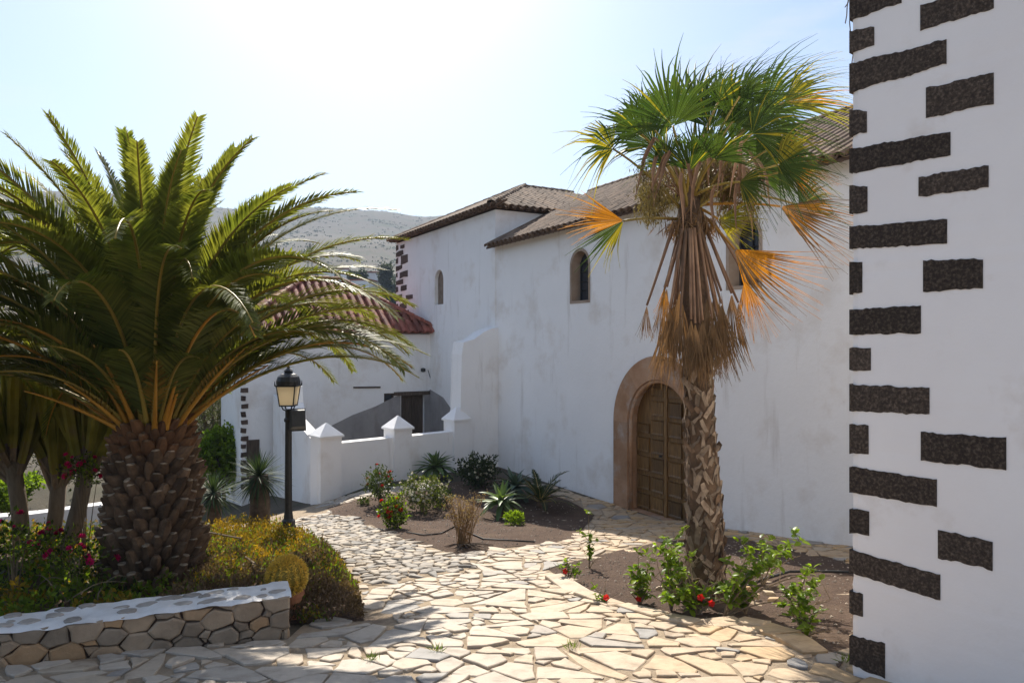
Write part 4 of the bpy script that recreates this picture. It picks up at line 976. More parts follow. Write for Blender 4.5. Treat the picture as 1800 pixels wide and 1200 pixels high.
fan = thing('fan_palm', fbase, 'tall fan palm with green, yellow and orange leaves over a hanging brown skirt', 'palm tree')
mb = MB(); cv = [fbase + Vector((0, 0, -.2)), at(1240, 1000, FZ), at(1238, 880, FZ), at(1231, 760, FZ), at(1226, 640, FZ), at(1220, 500, FZ), ftop, at(1212, 330, FZ)]
mb.tube(cv, [.21, .185, .17, .145, .135, .13, .14, .08], 14); ftr = mb.build('trunk', 'boot', fan, smooth=True)
def split_boot(name, mats, s):
    mb = MB(); k = [(-.02, 0, -.05), (.02, 0, -.05), (.038 * s, .022, .035), (.03 * s, .034, .085), (-.005, .022, .09), (.0, -.03, -.03), (.03, -.02, .05)]
    mb.add(k, [(0, 1, 2, 3, 4), (1, 5, 6, 2), (2, 6, 3), (0, 4, 5), (4, 3, 6)]); return mb.mesh(name, mats)
sb = [split_boot('leaf_base', 'boot_pale', 1), split_boot('leaf_base', 'boot_pale', -1), split_boot('leaf_base', 'boot', 1.2)]
def fcurve(f):
    x = f * (len(cv) - 2); i = min(len(cv) - 3, int(x)); return cv[i + 0].lerp(cv[i + 1], x - i), np.interp(f, [0, .15, .3, .45, .6, 1], [.205, .185, .17, .145, .135, .13])
for r_ in range(23):
    for k in range(13):
        f = .04 + .66 * (r_ + .5) / 23 + rnd.uniform(-.012, .012)
        c, rad = fcurve(f); a = 2 * math.pi * (k + .5 * (r_ % 2) + rnd.uniform(-.25, .25)) / 13
        o_ = Vector((math.cos(a), math.sin(a), 0)); yv = (o_ + Vector((0, 0, .15))).normalized(); xv = yv.cross(Vector((0, 0, 1))).normalized(); zv = xv.cross(yv); tw = (1 if (r_ + k) % 2 else -1) * rnd.uniform(.25, .8)
        xv, zv = xv * math.cos(tw) + zv * math.sin(tw), zv * math.cos(tw) - xv * math.sin(tw); s = rnd.uniform(.85, 1.25) * (.7 + rad * 2); p = c + o_ * rad * .97
        M = Matrix(((xv.x * s, yv.x * s, zv.x * s, p.x), (xv.y * s, yv.y * s, zv.y * s, p.y), (xv.z * s, yv.z * s, zv.z * s, p.z), (0, 0, 0, 1)))
        inst('leaf_base', sb[rnd.choice([0, 1, 0, 1, 2])], ftr, M)
FM = ['fan_green', 'fan_yellow', 'fan_orange', 'fan_brown']
g_ = lambda f, a: 0 if rnd.random() < .95 else 1
y_ = lambda f, a: 1 if rnd.random() < .6 else (0 if rnd.random() < .6 else 2)
o_r = lambda f, a: 2 if rnd.random() < .6 else 3
CR = (1216, 355)
greens = [  # hub, tip, depth offset, spread, picker, droop, wind
    ((1183, 222), (1160, 78), -.45, 1.5, g_, .03, .10), ((1123, 232), (1062, 150), -.2, 1.35, g_, .08, .06), ((1250, 225), (1256, 90), .35, 1.3, g_, .05, .16), ((1288, 215), (1360, 108), .1, 1.4, g_, .06, .18),
    ((1322, 235), (1430, 180), -.25, 1.35, g_, .10, .18), ((1222, 205), (1205, 85), .55, 1.4, g_, .03, .12), ((1367, 290), (1468, 282), -.3, 1.5, lambda f, a: 0 if a > -.5 else 1, .12, .12), ((1290, 255), (1350, 165), .5, 1.3, g_, .1, .15),
    ((1150, 255), (1085, 185), .5, 1.3, g_, .1, .05), ((1378, 180), (1488, 138), .25, .75, y_, .12, .28), ((1405, 362), (1462, 322), .2, 1.0, g_, .12, .12), ((1255, 280), (1300, 190), -.55, 1.2, g_, .12, .12), ((1170, 290), (1130, 210), -.3, 1.1, g_, .12, .04),
    ((1330, 300), (1400, 250), .4, 1.2, g_, .15, .15), ((1262, 180), (1310, 100), -.1, .9, g_, .04, .22), ((1140, 215), (1120, 120), .25, 1.0, g_, .05, .08), ((1340, 200), (1440, 140), .4, 1.1, g_, .1, .25), ((1300, 170), (1390, 120), -.2, .9, g_, .1, .3), ((1212, 300), (1200, 205), -.35, 1.1, g_, .15, .08), ((1235, 290), (1262, 195), .3, 1.2, g_, .12, .14), ((1300, 320), (1372, 335), -.4, 1.0, lambda f, a: 0 if rnd.random() < .7 else 1, .35, .12)]
for (hx, tx_, dd, sp_, pk, dr_, wd_) in greens:
    h = at(hx[0], hx[1], FZ + dd); t_ = at(tx_[0], tx_[1], FZ + dd * 1.6); fan_leaf(fan, 'fan_frond', at(CR[0] + rnd.uniform(-12, 12), CR[1] + rnd.uniform(-20, 20), FZ + dd * .15), h, t_, (t_ - h).length * rnd.uniform(1.05, 1.2), sp_, 40, FM, pk, dr_ + rnd.uniform(.02, .3), (wd_, 0, 0), rnd.uniform(-.35, .35), .46, 'rachis', .013, rnd.uniform(-.1, .35), .15, .22)
h = at(1078, 262, FZ - .15); t_ = at(1008, 225, FZ - .3); fan_leaf(fan, 'fan_frond', at(1200, 370, FZ), h, t_, .60, 1.35, 24, FM, lambda f, a: 1 if rnd.random() < .65 else 0, .42, (-.12, 0, 0), .3, .42, 'rachis', .012, .1, .1, .3)
specials = [((1096, 388), (1000, 418), -.2, .62, 1.0, lambda f, a: (2 if a > -.1 else (0 if a > -.6 else 1)), .05, .0, 'rachis', (1190, 385)),
            ((1372, 363), (1480, 408), -.2, .72, .62, o_r, .12, .25, 'petiole_orange', (1235, 360)), ((1291, 438), (1395, 520), -.4, .78, .62, o_r, .05, .22, 'petiole_orange', (1228, 372)),
            ((1310, 488), (1326, 590), -.2, .60, .42, lambda f, a: 2, .1, .05, 'petiole_brown', (1250, 385)), ((1262, 385), (1326, 398), -.25, .42, .85, lambda f, a: 1, .05, .1, 'petiole_orange', (1225, 365)),
            ((1168, 505), (1166, 560), -.25, .34, .35, o_r, .0, .02, 'petiole_brown', (1205, 395)), ((1352, 262), (1452, 262), -.1, .55, .7, y_, .2, .15, 'rachis', (1230, 350)), ((1385, 300), (1455, 330), -.1, .45, .6, lambda f, a: 2 if rnd.random() < .6 else 1, .2, .2, 'rachis', (1230, 350))]
for (hx, tx_, dd, RR_, sp_, pk, dr_, wd_, pet, cr_) in specials:
    h = at(*hx, FZ + dd); t_ = at(*tx_, FZ + dd * 1.2); fan_leaf(fan, 'yellowing_frond', at(*cr_, FZ), h, t_, RR_, sp_, 34, FM, pk, dr_, (wd_, 0, 0), rnd.uniform(-.3, .3), .5, pet, .013, 0, .06, .25)
# the hanging skirt of dead leaves
sk = [(1137, 535, 1133, 625, -.1), (1165, 525, 1160, 610, .25), (1178, 540, 1172, 650, -.3), (1196, 552, 1190, 672, -.38), (1215, 548, 1212, 685, -.42), (1235, 548, 1236, 680, -.42), (1252, 540, 1256, 675, -.36), (1268, 542, 1274, 672, -.28), (1286, 530, 1292, 655, -.12), (1298, 520, 1304, 610, 0), (1205, 560, 1200, 690, .1), (1240, 560, 1246, 690, .2), (1270, 555, 1280, 660, .3), (1185, 555, 1178, 655, .32), (1225, 545, 1225, 670, .4), (1255, 520, 1268, 640, -.1), (1190, 520, 1182, 630, 0), (1222, 575, 1226, 690, -.44)]
for k in range(12):
    a = 6.283 * k / 12 + rnd.uniform(-.2, .2); hx = 1220 + 48 * math.cos(a); sk.append((hx, rnd.uniform(520, 565), 1222 + 56 * math.cos(a), rnd.uniform(650, 695), .36 * math.sin(a)))
for i, (hx, hy, tx_, ty_, dd) in enumerate(sk):
    hy += rnd.uniform(-38, 22); h = at(hx, hy, FZ + dd); t_ = at(tx_, ty_ + rnd.uniform(-20, 8), FZ + dd * 1.1); a0 = at(1214 + (hx - 1218) * .35, 395 + rnd.uniform(-12, 12), FZ + dd * .45)
    fan_leaf(fan, 'dead_frond', a0, h, t_, (t_ - h).length * rnd.uniform(.82, 1.0), rnd.uniform(.24, .36), 26, FM, lambda f, a: 3, .06, (rnd.uniform(-.02, .05), rnd.uniform(-.05, .05), 0), rnd.uniform(-1.2, 1.2), .70, 'petiole_brown', .014, rnd.uniform(0, .3), -.02, .2)
# curled dry strips and fruit strings among the leaf stalks
for i in range(30):
    b = at(rnd.uniform(1140, 1330), rnd.uniform(235, 330), FZ + rnd.uniform(-.5, .3)); mb = MB(); pts = []; p = b.copy(); v = Vector((rnd.uniform(-.3, .3), rnd.uniform(-.2, .2), .1))
    for k in range(9): pts.append(p.copy()); p = p + v * .06 + Vector((0, 0, -.02 * k * .9)); v = v + Vector((rnd.uniform(-.5, .5), rnd.uniform(-.3, .3), -.1)) * .5
    ribbon(mb, pts, [.006, .014, .018, .02, .02, .018, .014, .008, .002], Vector((.2, -1, .2)), 0, .5); mb.build('dry_strip', 'petiole_brown', fan)
for i in range(15):
    c0 = at(1212 + rnd.uniform(-15, 15), 350, FZ); e = at(rnd.choice([rnd.uniform(1130, 1200), rnd.uniform(1235, 1340)]), rnd.uniform(275, 335), FZ + rnd.uniform(-.4, .4)); mid = (c0 + e) / 2 + Vector((0, 0, .14))
    mb = MB(); mb.tube([c0 * (1 - t) ** 2 + mid * 2 * t * (1 - t) + e * t * t for t in (0, .25, .5, .75, 1)], [.01, .008, .007, .006, .004], 4); st = mb.build('fruit_stalk', 'petiole_brown', fan)
    n = 520; P = np.array(e) + rng.normal(size=(n, 3)) * [.05, .05, .03]; P[:, 2] -= rng.random(n) * .36; D = rng.normal(size=(n, 3)) * .4 + [0, 0, -1]
    tag(quads('fruit_strings', leafquads(P, D, .045, .010), ['fruit_brown'], None, st), kind='stuff')
# dried fibres fringe at the crown base
P = np.array(at(1214, 390, FZ)) + rng.normal(size=(700, 3)) * [.11, .11, .05]; quads('crown_fibre', leafquads(P, rng.normal(size=(700, 3)) * .5 + [0, 0, -1], .16, .012), ['fan_brown'], None, fan)

# ------------------------------------------------------------------ street lamp
LX, LY = (507 - 900) / F * 11.3, 11.3; lg = ground(LX, LY)
lamp = thing('street_lamp', (LX, LY, lg), 'black iron street lamp with a frosted lantern beside the date palm', 'street lamp')
zl = lambda py: (600 - py) / F * LY
mb = MB(); zt = zl(722)
mb.lathe((LX, LY, 0), [(.12, lg - .1), (.12, lg + .2), (.085, lg + .24), (.075, zl(925)), (.105, zl(922)), (.105, zl(914)), (.075, zl(911)), (.058, zl(895)), (.052, zl(760)), (.050, zl(742)), (.068, zl(740)), (.068, zl(736)), (.05, zl(733)), (.05, zt), (.03, zt + .02)], 16); post = mb.build('post', 'iron', lamp, smooth=False)
mb = MB()
for k in range(4):
    a = math.pi / 4 + k * math.pi / 2; mb.tube([Vector((LX + r_ * math.cos(a), LY + r_ * math.sin(a), z)) for r_, z in ((.03, zt), (.09, zt + .03), (.12, zt + .09))], .011, 5)
mb.build('bracket', 'iron', lamp)
zb_, zm = zl(711), zl(679)
def frus(mb, r0, z0, r1, z1, n=4, cap=True):
    vs = [Vector((LX + r_ * math.cos(math.pi / 4 + 2 * math.pi * k / n), LY + r_ * math.sin(math.pi / 4 + 2 * math.pi * k / n), z)) for r_, z in ((r0, z0), (r1, z1)) for k in range(n)]
    mb.add(vs, [(k, (k + 1) % n, n + (k + 1) % n, n + k) for k in range(n)] + ([tuple(range(n - 1, -1, -1)), tuple(range(n, 2 * n))] if cap else []))
for k in range(4):
    a0, a1 = math.pi / 4 + k * math.pi / 2, math.pi / 4 + (k + 1) * math.pi / 2; mb = MB()
    q = [Vector((LX + r_ * math.cos(a), LY + r_ * math.sin(a), z)) for r_, z, a in ((.150, zb_, a0), (.150, zb_, a1), (.198, zm, a1), (.198, zm, a0))]
    mb.add(q, [(0, 1, 2, 3)]); mb.build('glass_pane', 'lamp_glass', lamp)
mb = MB()
for k in range(4):
    a = math.pi / 4 + k * math.pi / 2; mb.tube([Vector((LX + .153 * math.cos(a), LY + .153 * math.sin(a), zb_)), Vector((LX + .203 * math.cos(a), LY + .203 * math.sin(a), zm)), Vector((LX + .228 * math.cos(a), LY + .228 * math.sin(a), zm + .02)), Vector((LX + .232 * math.cos(a), LY + .232 * math.sin(a), zm + .09))], [.010, .010, .014, .004], 5)
frus(mb, .165, zb_ - .02, .16, zb_); frus(mb, .212, zm, .215, zm + .025); mb.build('lantern_frame', 'iron', lamp)
mb = MB(); h0 = zm + .026
mb.lathe((LX, LY, h0), [(.185, 0), (.188, .06), (.165, .13), (.12, .17), (.075, .185), (.06, .20), (.075, .22), (.05, .245), (.022, .27), (.02, .29), (.008, .31)], 16); mb.build('lantern_hood', 'iron', lamp, smooth=False)
# floodlight clamped to the post
fl_ = thing('floodlight', (LX + .14, LY - .02, zl(735)), 'black box floodlight clamped to the lamp post below the lantern', 'floodlight')
mb = MB(); M = Euler((R(-12), 0, R(28))).to_matrix(); c = Vector((LX + .155, LY - .03, zl(736)))
vs = [M @ Vector((a * (.10 if y < 0 else .13), y, b * (.125 if y < 0 else .165))) + c for y in (-.09, .09) for a, b in ((-1, -1), (1, -1), (1, 1), (-1, 1))]
mb.add(vs, [(0, 1, 2, 3), (7, 6, 5, 4)] + [(i, (i + 1) % 4, 4 + (i + 1) % 4, 4 + i) for i in range(4)]); body = mb.build('housing', 'iron', fl_)
mb = MB(); mb.box(c + M @ Vector((0, .1, 0)), (.29, .02, .36), M); mb.build('rim', 'iron', fl_)
mb = MB(); mb.box(c + M @ Vector((0, .1115, 0)), (.24, .004, .3), M); mb.build('glass_front', 'pane', fl_)
mb = MB(); mb.tube([Vector((LX + .03, LY, zl(748))), c + Vector((-.05, 0, -.12)), c + Vector((-.1, 0, -.02))], .012, 5); mb.tube([Vector((LX + .03, LY, zl(730))), c + Vector((-.1, 0, .05))], .012, 5); mb.build('bracket', 'iron', fl_)

# ------------------------------------------------------------------ agaves, yuccas, barrel cactus, candelabra cacti
def blade_mesh(name, L, w, mats, curl, fold=.35, n=6, th=0):
    mb = MB(); pts = []; p = Vector((0, 0, 0)); e = .0
    for i in range(n + 1):
        f = i / n; pts.append(p.copy()); a = curl * f; p = p + Vector((0, math.cos(a), math.sin(a))) * (L / n)
    prof = [.55, .85, 1.0, .98, .8, .45, .03] if n == 6 else [math.sin(math.pi * (.12 + .88 * i / n)) + .02 for i in range(n + 1)]
    ribbon(mb, pts, [w * k for k in prof], Vector((0, 0, 1)), 0, fold); return mb.mesh(name, mats, smooth=True)
def rosette(th, c, n, L, w, mat_, e_lo, e_hi, curl=-.5, part='leaf', tip=None):
    ms = [blade_mesh(part, L, w, mat_, curl * k) for k in (.4, 1.0, 1.5)]
    for i in range(n):
        f = (i + .5) / n; az = i * 2.39996 + rnd.uniform(-.15, .15); e = R(e_hi + (e_lo - e_hi) * f ** .8 + rnd.uniform(-7, 7)); s = rnd.uniform(.85, 1.08) * (.72 + .33 * min(1, f * 2))
        M = Matrix.Translation(Vector(c) + Vector((0, 0, rnd.uniform(-.03, .03)))) @ Matrix.Rotation(az, 4, 'Z') @ Matrix.Rotation(e, 4, 'X') @ Matrix.Rotation(rnd.uniform(-.2, .2), 4, 'Y') @ Matrix.Scale(s, 4)
        inst(part, ms[rnd.choice([0, 1, 1, 2]) if f < .8 else 2], th, M)
def agave(px, py, h, L, w, n, mat_, label, dx=0):
    g = gpix(px, py); th = thing('agave', G(g.x, g.y), label, 'agave', 'agaves'); c = G(g.x, g.y, h) + Vector((dx, 0, 0))
    mb = MB(); mb.tube([G(g.x, g.y, -.1), G(g.x, g.y, h * .5) + Vector((dx * .6, 0, 0)), c], [.07, .06, .06], 8); mb.build('stem', 'bark', th)
    rosette(th, c, n, L, w, mat_, -28, 82); return th
agave(765, 842, .30, .66, .075, 40, 'agave', 'green spiky agave on a short stem against the courtyard wall')
agave(893, 912, .34, .56, .058, 34, 'agave', 'pale green agave leaning on a bare stem above a small leafy plant', -.12)
agave(905, 878, .28, .62, .07, 36, 'agave_blue', 'blue-grey agave close behind the pale green one')
def yucca(px, py, d, h, r0, L, label, n=190):
    x = (px - 900) / F * d; g = ground(x, d); th = thing('yucca', (x, d, g), label, 'yucca', 'yuccas'); mb = MB()
    mb.tube([Vector((x, d, g - .1)), Vector((x + .02, d, g + h * .5)), Vector((x, d, g + h))], [r0 * 1.1, r0, r0 * .95], 10); mb.build('trunk', 'bark', th, smooth=True)
    rosette(th, (x, d, g + h), n, L, .013, 'yucca', -55, 88, -.15, 'leaf')
    return th
yucca(455, 930, 12.4, .95, .17, .60, 'yucca with a thick pale trunk just behind the street lamp'); yucca(375, 915, 13.4, .66, .13, .58, 'slimmer yucca between the date palm and the thick-trunked yucca', 150)
# golden barrel cactus
bx_, by_ = (504 - 900) / F * 6.15, 6.15; bz = -2.03; br = .148
bar = thing('barrel_cactus', (bx_, by_, bz - br), 'round golden-spined barrel cactus peeping over the end of the stone wall', 'cactus'); mb = MB(); vs = []; nr, nk = 12, 64
for i in range(nr + 1):
    ph = math.pi * (i / nr - .5)
    for k in range(nk):
        rr = br * (1 + (.05 if k % 4 == 0 else (-.05 if k % 4 == 2 else 0))) * math.cos(ph); vs.append((bx_ + rr * math.cos(2 * math.pi * k / nk), by_ + rr * math.sin(2 * math.pi * k / nk), bz + br * .98 * math.sin(ph)))
mb.add(vs, [(i * nk + k, i * nk + (k + 1) % nk, (i + 1) * nk + (k + 1) % nk, (i + 1) * nk + k) for i in range(nr) for k in range(nk)]); mb.build('body', 'barrel_flesh', bar, smooth=True)
P = []; D = []
for k in range(16):
    for i in range(1, 22):
        ph = math.pi * (i / 22 - .5); a = 2 * math.pi * k / 16
        o_ = np.array([math.cos(ph) * math.cos(a), math.cos(ph) * math.sin(a), math.sin(ph)])
        for _ in range(16): P.append(np.array([bx_, by_, bz]) + o_ * br * 1.04); D.append(o_ + rng.normal(size=3) * .75)
quads('spines', leafquads(np.array(P), np.array(D), .042, .0060), ['spine'], None, bar)
pot = thing('terracotta_pot', (bx_ + .03, by_ + .02, ground(bx_, by_)), 'small terracotta pot under the golden barrel cactus', 'pot')
mb = MB(); z0_ = ground(bx_, by_) - .02; zt_ = bz - br + .03; mb.lathe((bx_ + .03, by_ + .02, 0), [(.07, z0_), (.10, zt_ - .05), (.115, zt_ - .05), (.115, zt_), (.10, zt_)], 16); mb.build('pot_body', 'terracotta', pot)
def ribbed(mb, pts, r0, ribs=5, m=0):
    n = ribs * 2; rings = []
    for i, p in enumerate(pts):
        d = (pts[min(i + 1, len(pts) - 1)] - pts[max(i - 1, 0)]).normalized(); a = d.cross(Vector((.3, 1, .1))).normalized(); b = d.cross(a)
        r_ = r0[i]; rings += [p + (a * math.cos(2 * math.pi * k / n) + b * math.sin(2 * math.pi * k / n)) * r_ * (1.12 if k % 2 else .68) for k in range(n)]
    mb.add(rings, [(i * n + k, i * n + (k + 1) % n, (i + 1) * n + (k + 1) % n, (i + 1) * n + k) for i in range(len(pts) - 1) for k in range(n)] + [tuple((len(pts) - 1) * n + k for k in range(n))], m)
def candelabra(px, d, py0, lean, spread, nb, label):
    x = (px - 900) / F * d; g = ground(x, d); th = thing('candelabra_cactus', (x, d, g), label, 'cactus', 'candelabra cacti'); f0 = at(px + lean, py0, d); mb = MB()
    mb.tube([Vector((x, d, g - .1)), (Vector((x, d, g)) + f0) / 2 + Vector((.03, 0, 0)), f0], [.11, .10, .10], 8); mb.build('trunk', 'cactus_wood', th, smooth=True)
    for i in range(nb):
        a = i * 2.39996; rr = math.sqrt((i + .5) / nb); ex = f0 + Vector((spread[0] * rr * math.cos(a) + spread[2], spread[1] * rr * math.sin(a), 0)); zt_ = (600 - rnd.uniform(585, 660)) / F * d
        s = f0.lerp(Vector((x, d, g)), rnd.uniform(0, .3)); ex.z = zt_; kn = s.lerp(ex, .45) + Vector(((ex.x - s.x) * .28, (ex.y - s.y) * .28, -.05))
        pts = [s * (1 - t) ** 2 + kn * 2 * t * (1 - t) + ex * t * t for t in [k / 9 for k in range(10)]]
        r_ = rnd.uniform(.055, .075); m_ = MB(); ribbed(m_, pts[:3], [r_ * .75] * 3, 5); ribbed(m_, pts[2:], [r_ * .8, r_ * .9, r_ * .95, r_, r_, r_, r_ * .8, r_ * .2], 5, 1)
        m_.build('branch', ['cactus_wood', 'cactus'], th, smooth=False)
candelabra(40, 9.6, 800, -20, (.9, .7, -.2), 26, 'candelabra cactus with a single thick grey trunk'); candelabra(85, 9.9, 830, 20, (.85, .7, .1), 24, 'candelabra cactus with crowded upright arms between its neighbours'); candelabra(112, 9.3, 800, 45, (.75, .6, .30), 28, 'candelabra cactus leaning towards the date palm trunk')

# ------------------------------------------------------------------ shrubs and flowers
def bush(name, label, cat, c, rad, n, size, mats, probs, stems=8, hollow=.35, group=None, up=.5, wr=.5, base=None, lump=.35):
    c = np.array(c, dtype=float); rad = np.array(rad, dtype=float); base = Vector(base) if base is not None else Vector((c[0], c[1], c[2] - rad[2]))
    th = thing(name, base, label, cat, group); mb = MB()
    for i in range(stems):
        a = rnd.uniform(0, 6.28); e = Vector((c[0] + rad[0] * .7 * math.cos(a) * rnd.random(), c[1] + rad[1] * .7 * math.sin(a) * rnd.random(), c[2] + rad[2] * rnd.uniform(-.1, .8)))
        k = max(.006, rad[0] * .03); mb.tube([base + Vector((rnd.uniform(-k, k), rnd.uniform(-k, k), -.05)), base.lerp(e, .5) + Vector((0, 0, .05 * rad[2])), e], [k, k * .7, k * .25], 5)
    mb.build('stems', 'twig', th)
    U = unit(rng.normal(size=(n * 2, 3))); rr = (hollow + (1 - hollow) * rng.random(n * 2)) ** .6; ph = rng.random(3) * 9
    lumpv = 1 + lump * (np.sin(U[:, 0] * 5 + ph[0]) * np.sin(U[:, 1] * 5 + ph[1]) + .6 * np.sin(U[:, 2] * 9 + ph[2] + U[:, 0] * 7)); P = c + U * rad * (rr * lumpv)[:, None]
    dens = np.sin(P[:, 0] / rad[0] * 6 + ph[1]) * np.sin(P[:, 1] / rad[0] * 6 + ph[2]) * np.sin(P[:, 2] / rad[0] * 6.5 + ph[0]); P = P[dens > -.28][:n]; U = U[dens > -.28][:n]; n = len(P)
    P[:, 2] = np.maximum(P[:, 2], base.z + .02)
    D = U * .8 + rng.normal(size=(n, 3)) * .7 + [0, 0, up]; L = size * rng.uniform(.6, 1.3, n)
    quads('foliage', leafquads(P, D, L, L * wr), mats, rng.choice(len(mats), n, p=probs), th); return th, P, U
def blossom_mesh(name, r, mat_, n=7, k=3):
    mb = MB()
    for j in range(k):
        for i in range(n):
            a = 6.283 * i / n + j * .4; e = .15 + .45 * j; d = Vector((math.cos(a) * math.cos(e), math.sin(a) * math.cos(e), math.sin(e))); s = Vector((-math.sin(a), math.cos(a), 0)) * r * .38
            mb.add([(0, 0, 0), d * r * .6 + s, d * r, d * r * .6 - s], [(0, 1, 2, 3)])
    return mb.mesh(name, mat_)
def flowers(th, P, U, n, me, sc=(.8, 1.2), out=.02, front=True):
    idx = [i for i in range(len(P)) if (U[i][2] > -.3 and (U[i][1] < .5 or not front))]; rnd.shuffle(idx)
    for i in idx[:n]:
        s = rnd.uniform(*sc); M = Matrix.Translation(Vector(P[i]) + Vector(U[i]) * out) @ Vector((U[i][0], U[i][1], U[i][2] + .6)).to_track_quat('Z', 'Y').to_matrix().to_4x4() @ Matrix.Scale(s, 4); inst('flower', me, th, M)
FR = blossom_mesh('flower', .045, 'petal_red'); FMG = blossom_mesh('flower', .045, 'petal_magenta'); FW = blossom_mesh('flower', .035, 'petal_white'); FRS = blossom_mesh('flower', .05, 'petal_red', 5, 2)
def gb(px, py, rx, rz, dz=0):
    g = gpix(px, py); b = G(g.x, g.y); return (g.x, g.y, b.z + rz + dz), (rx, rx, rz), b
c, r_, b = gb(693, 930, .22, .27, .03); th, P, U = bush('geranium', 'compact geranium with bright red flower heads beside the cobbled path', 'flowering shrub', c, r_, 1500, .06, ['rose_leaf', 'hibiscus'], [.6, .4], 7, .4, 'flowering shrubs', base=b); flowers(th, P, U, 16, FR)
c, r_, b = gb(668, 888, .30, .36, .1); th, P, U = bush('rose_bush', 'loose rose bush with small red blooms against the courtyard wall', 'flowering shrub', c, r_, 1300, .06, ['rose_leaf'], [1], 9, .3, 'flowering shrubs', base=b); flowers(th, P, U, 11, FR)
c, r_, b = gb(742, 900, .46, .34, .06); th, P, U = bush('white_flower_bush', 'rounded yellow-green bush covered in cream flowers beside the red geranium', 'flowering shrub', c, r_, 2600, .055, ['lantana_leaf', 'rose_leaf'], [.7, .3], 9, .4, 'flowering shrubs', base=b); flowers(th, P, U, 130, FW, (.6, 1.1))
c, r_, b = gb(775, 890, .25, .18, .02); bush('dark_shrub', 'low dark green shrub tucked behind the cream-flowered bush', 'shrub', c, r_, 900, .06, ['bush_leaf'], [1], 6, .4, base=b)
c, r_, b = gb(840, 856, .48, .36, .03); th, P, U = bush('oleander_bush', 'dark leafy bush dotted with white flowers in the corner of church and courtyard wall', 'flowering shrub', c, r_, 2600, .075, ['bush_leaf'], [1], 9, .35, 'flowering shrubs', base=b); flowers(th, P, U, 34, FW, (.8, 1.2))
c, r_, b = gb(905, 923, .17, .13, .0); bush('leafy_seedling', 'small bright green leafy plant at the foot of the pale agave', 'plant', c, r_, 420, .07, ['hibiscus'], [1], 5, .2, base=b)
c, r_, b = gb(640, 888, .14, .08, .0); bush('weed_tuft', 'small dusty weed at the foot of the courtyard wall', 'plant', c, r_, 200, .05, ['rose_leaf'], [1], 4, .2, base=b)
# young palm by the church wall
g = gpix(950, 893); yp = thing('young_palm', G(g.x, g.y), 'young feather-leaved palm growing by the church wall right of the agaves', 'palm tree')
mb = MB(); mb.lathe(G(g.x, g.y), [(.09, -.1), (.10, .06), (.05, .16)], 9); mb.build('trunk', 'boot', yp)
for i in range(20):
    feather_frond(yp, G(g.x, g.y, .12), i * 2.39996, R(rnd.uniform(12, 78)), rnd.uniform(.65, .95), R(rnd.uniform(35, 70)), 'bush_leaf', .17, .026, 0, False, 0, .008)
# dry bush with splayed roots
g = gpix(815, 962); db = thing('dry_shrub', G(g.x, g.y), 'leafless brown dry shrub with splayed roots at the edge of the flower bed', 'shrub'); mb = MB(); tips = []
for i in range(46):
    a = rnd.uniform(0, 6.28); s = rnd.random() ** .6 * .30; p0 = G(g.x + rnd.uniform(-.1, .1), g.y + rnd.uniform(-.06, .06), 0); p2 = G(g.x + s * math.cos(a) * 1.05, g.y + s * math.sin(a), rnd.uniform(.45, .80)); p1 = p0.lerp(p2, .5) + Vector((rnd.uniform(-.03, .03), 0, 0))
    mb.tube([p0, p1, p2], [.006, .005, .003], 4); tips.append(p2)
    for _ in range(3):
        q = p1.lerp(p2, rnd.random()); e = q + Vector((rnd.uniform(-.1, .1), rnd.uniform(-.1, .1), rnd.uniform(.04, .14))); mb.tube([q, e], [.003, .002], 3); tips.append(e)
mb.build('stems', 'dry', db); mb = MB()
for i in range(18):
    a = rnd.uniform(-2.9, .3); s = rnd.uniform(.25, .5); mb.tube([G(g.x, g.y, .05), G(g.x + .5 * s * math.cos(a), g.y + .5 * s * math.sin(a), .06), G(g.x + s * math.cos(a), g.y + s * math.sin(a), .035)], [.012, .009, .004], 4)
mb.build('roots', 'bark', db)
P = np.repeat(np.array([tuple(t) for t in tips]), 5, axis=0) + rng.normal(size=(len(tips) * 5, 3)) * .02; quads('seed_heads', leafquads(P, rng.normal(size=P.shape), .024, .014), ['dry'], None, db)
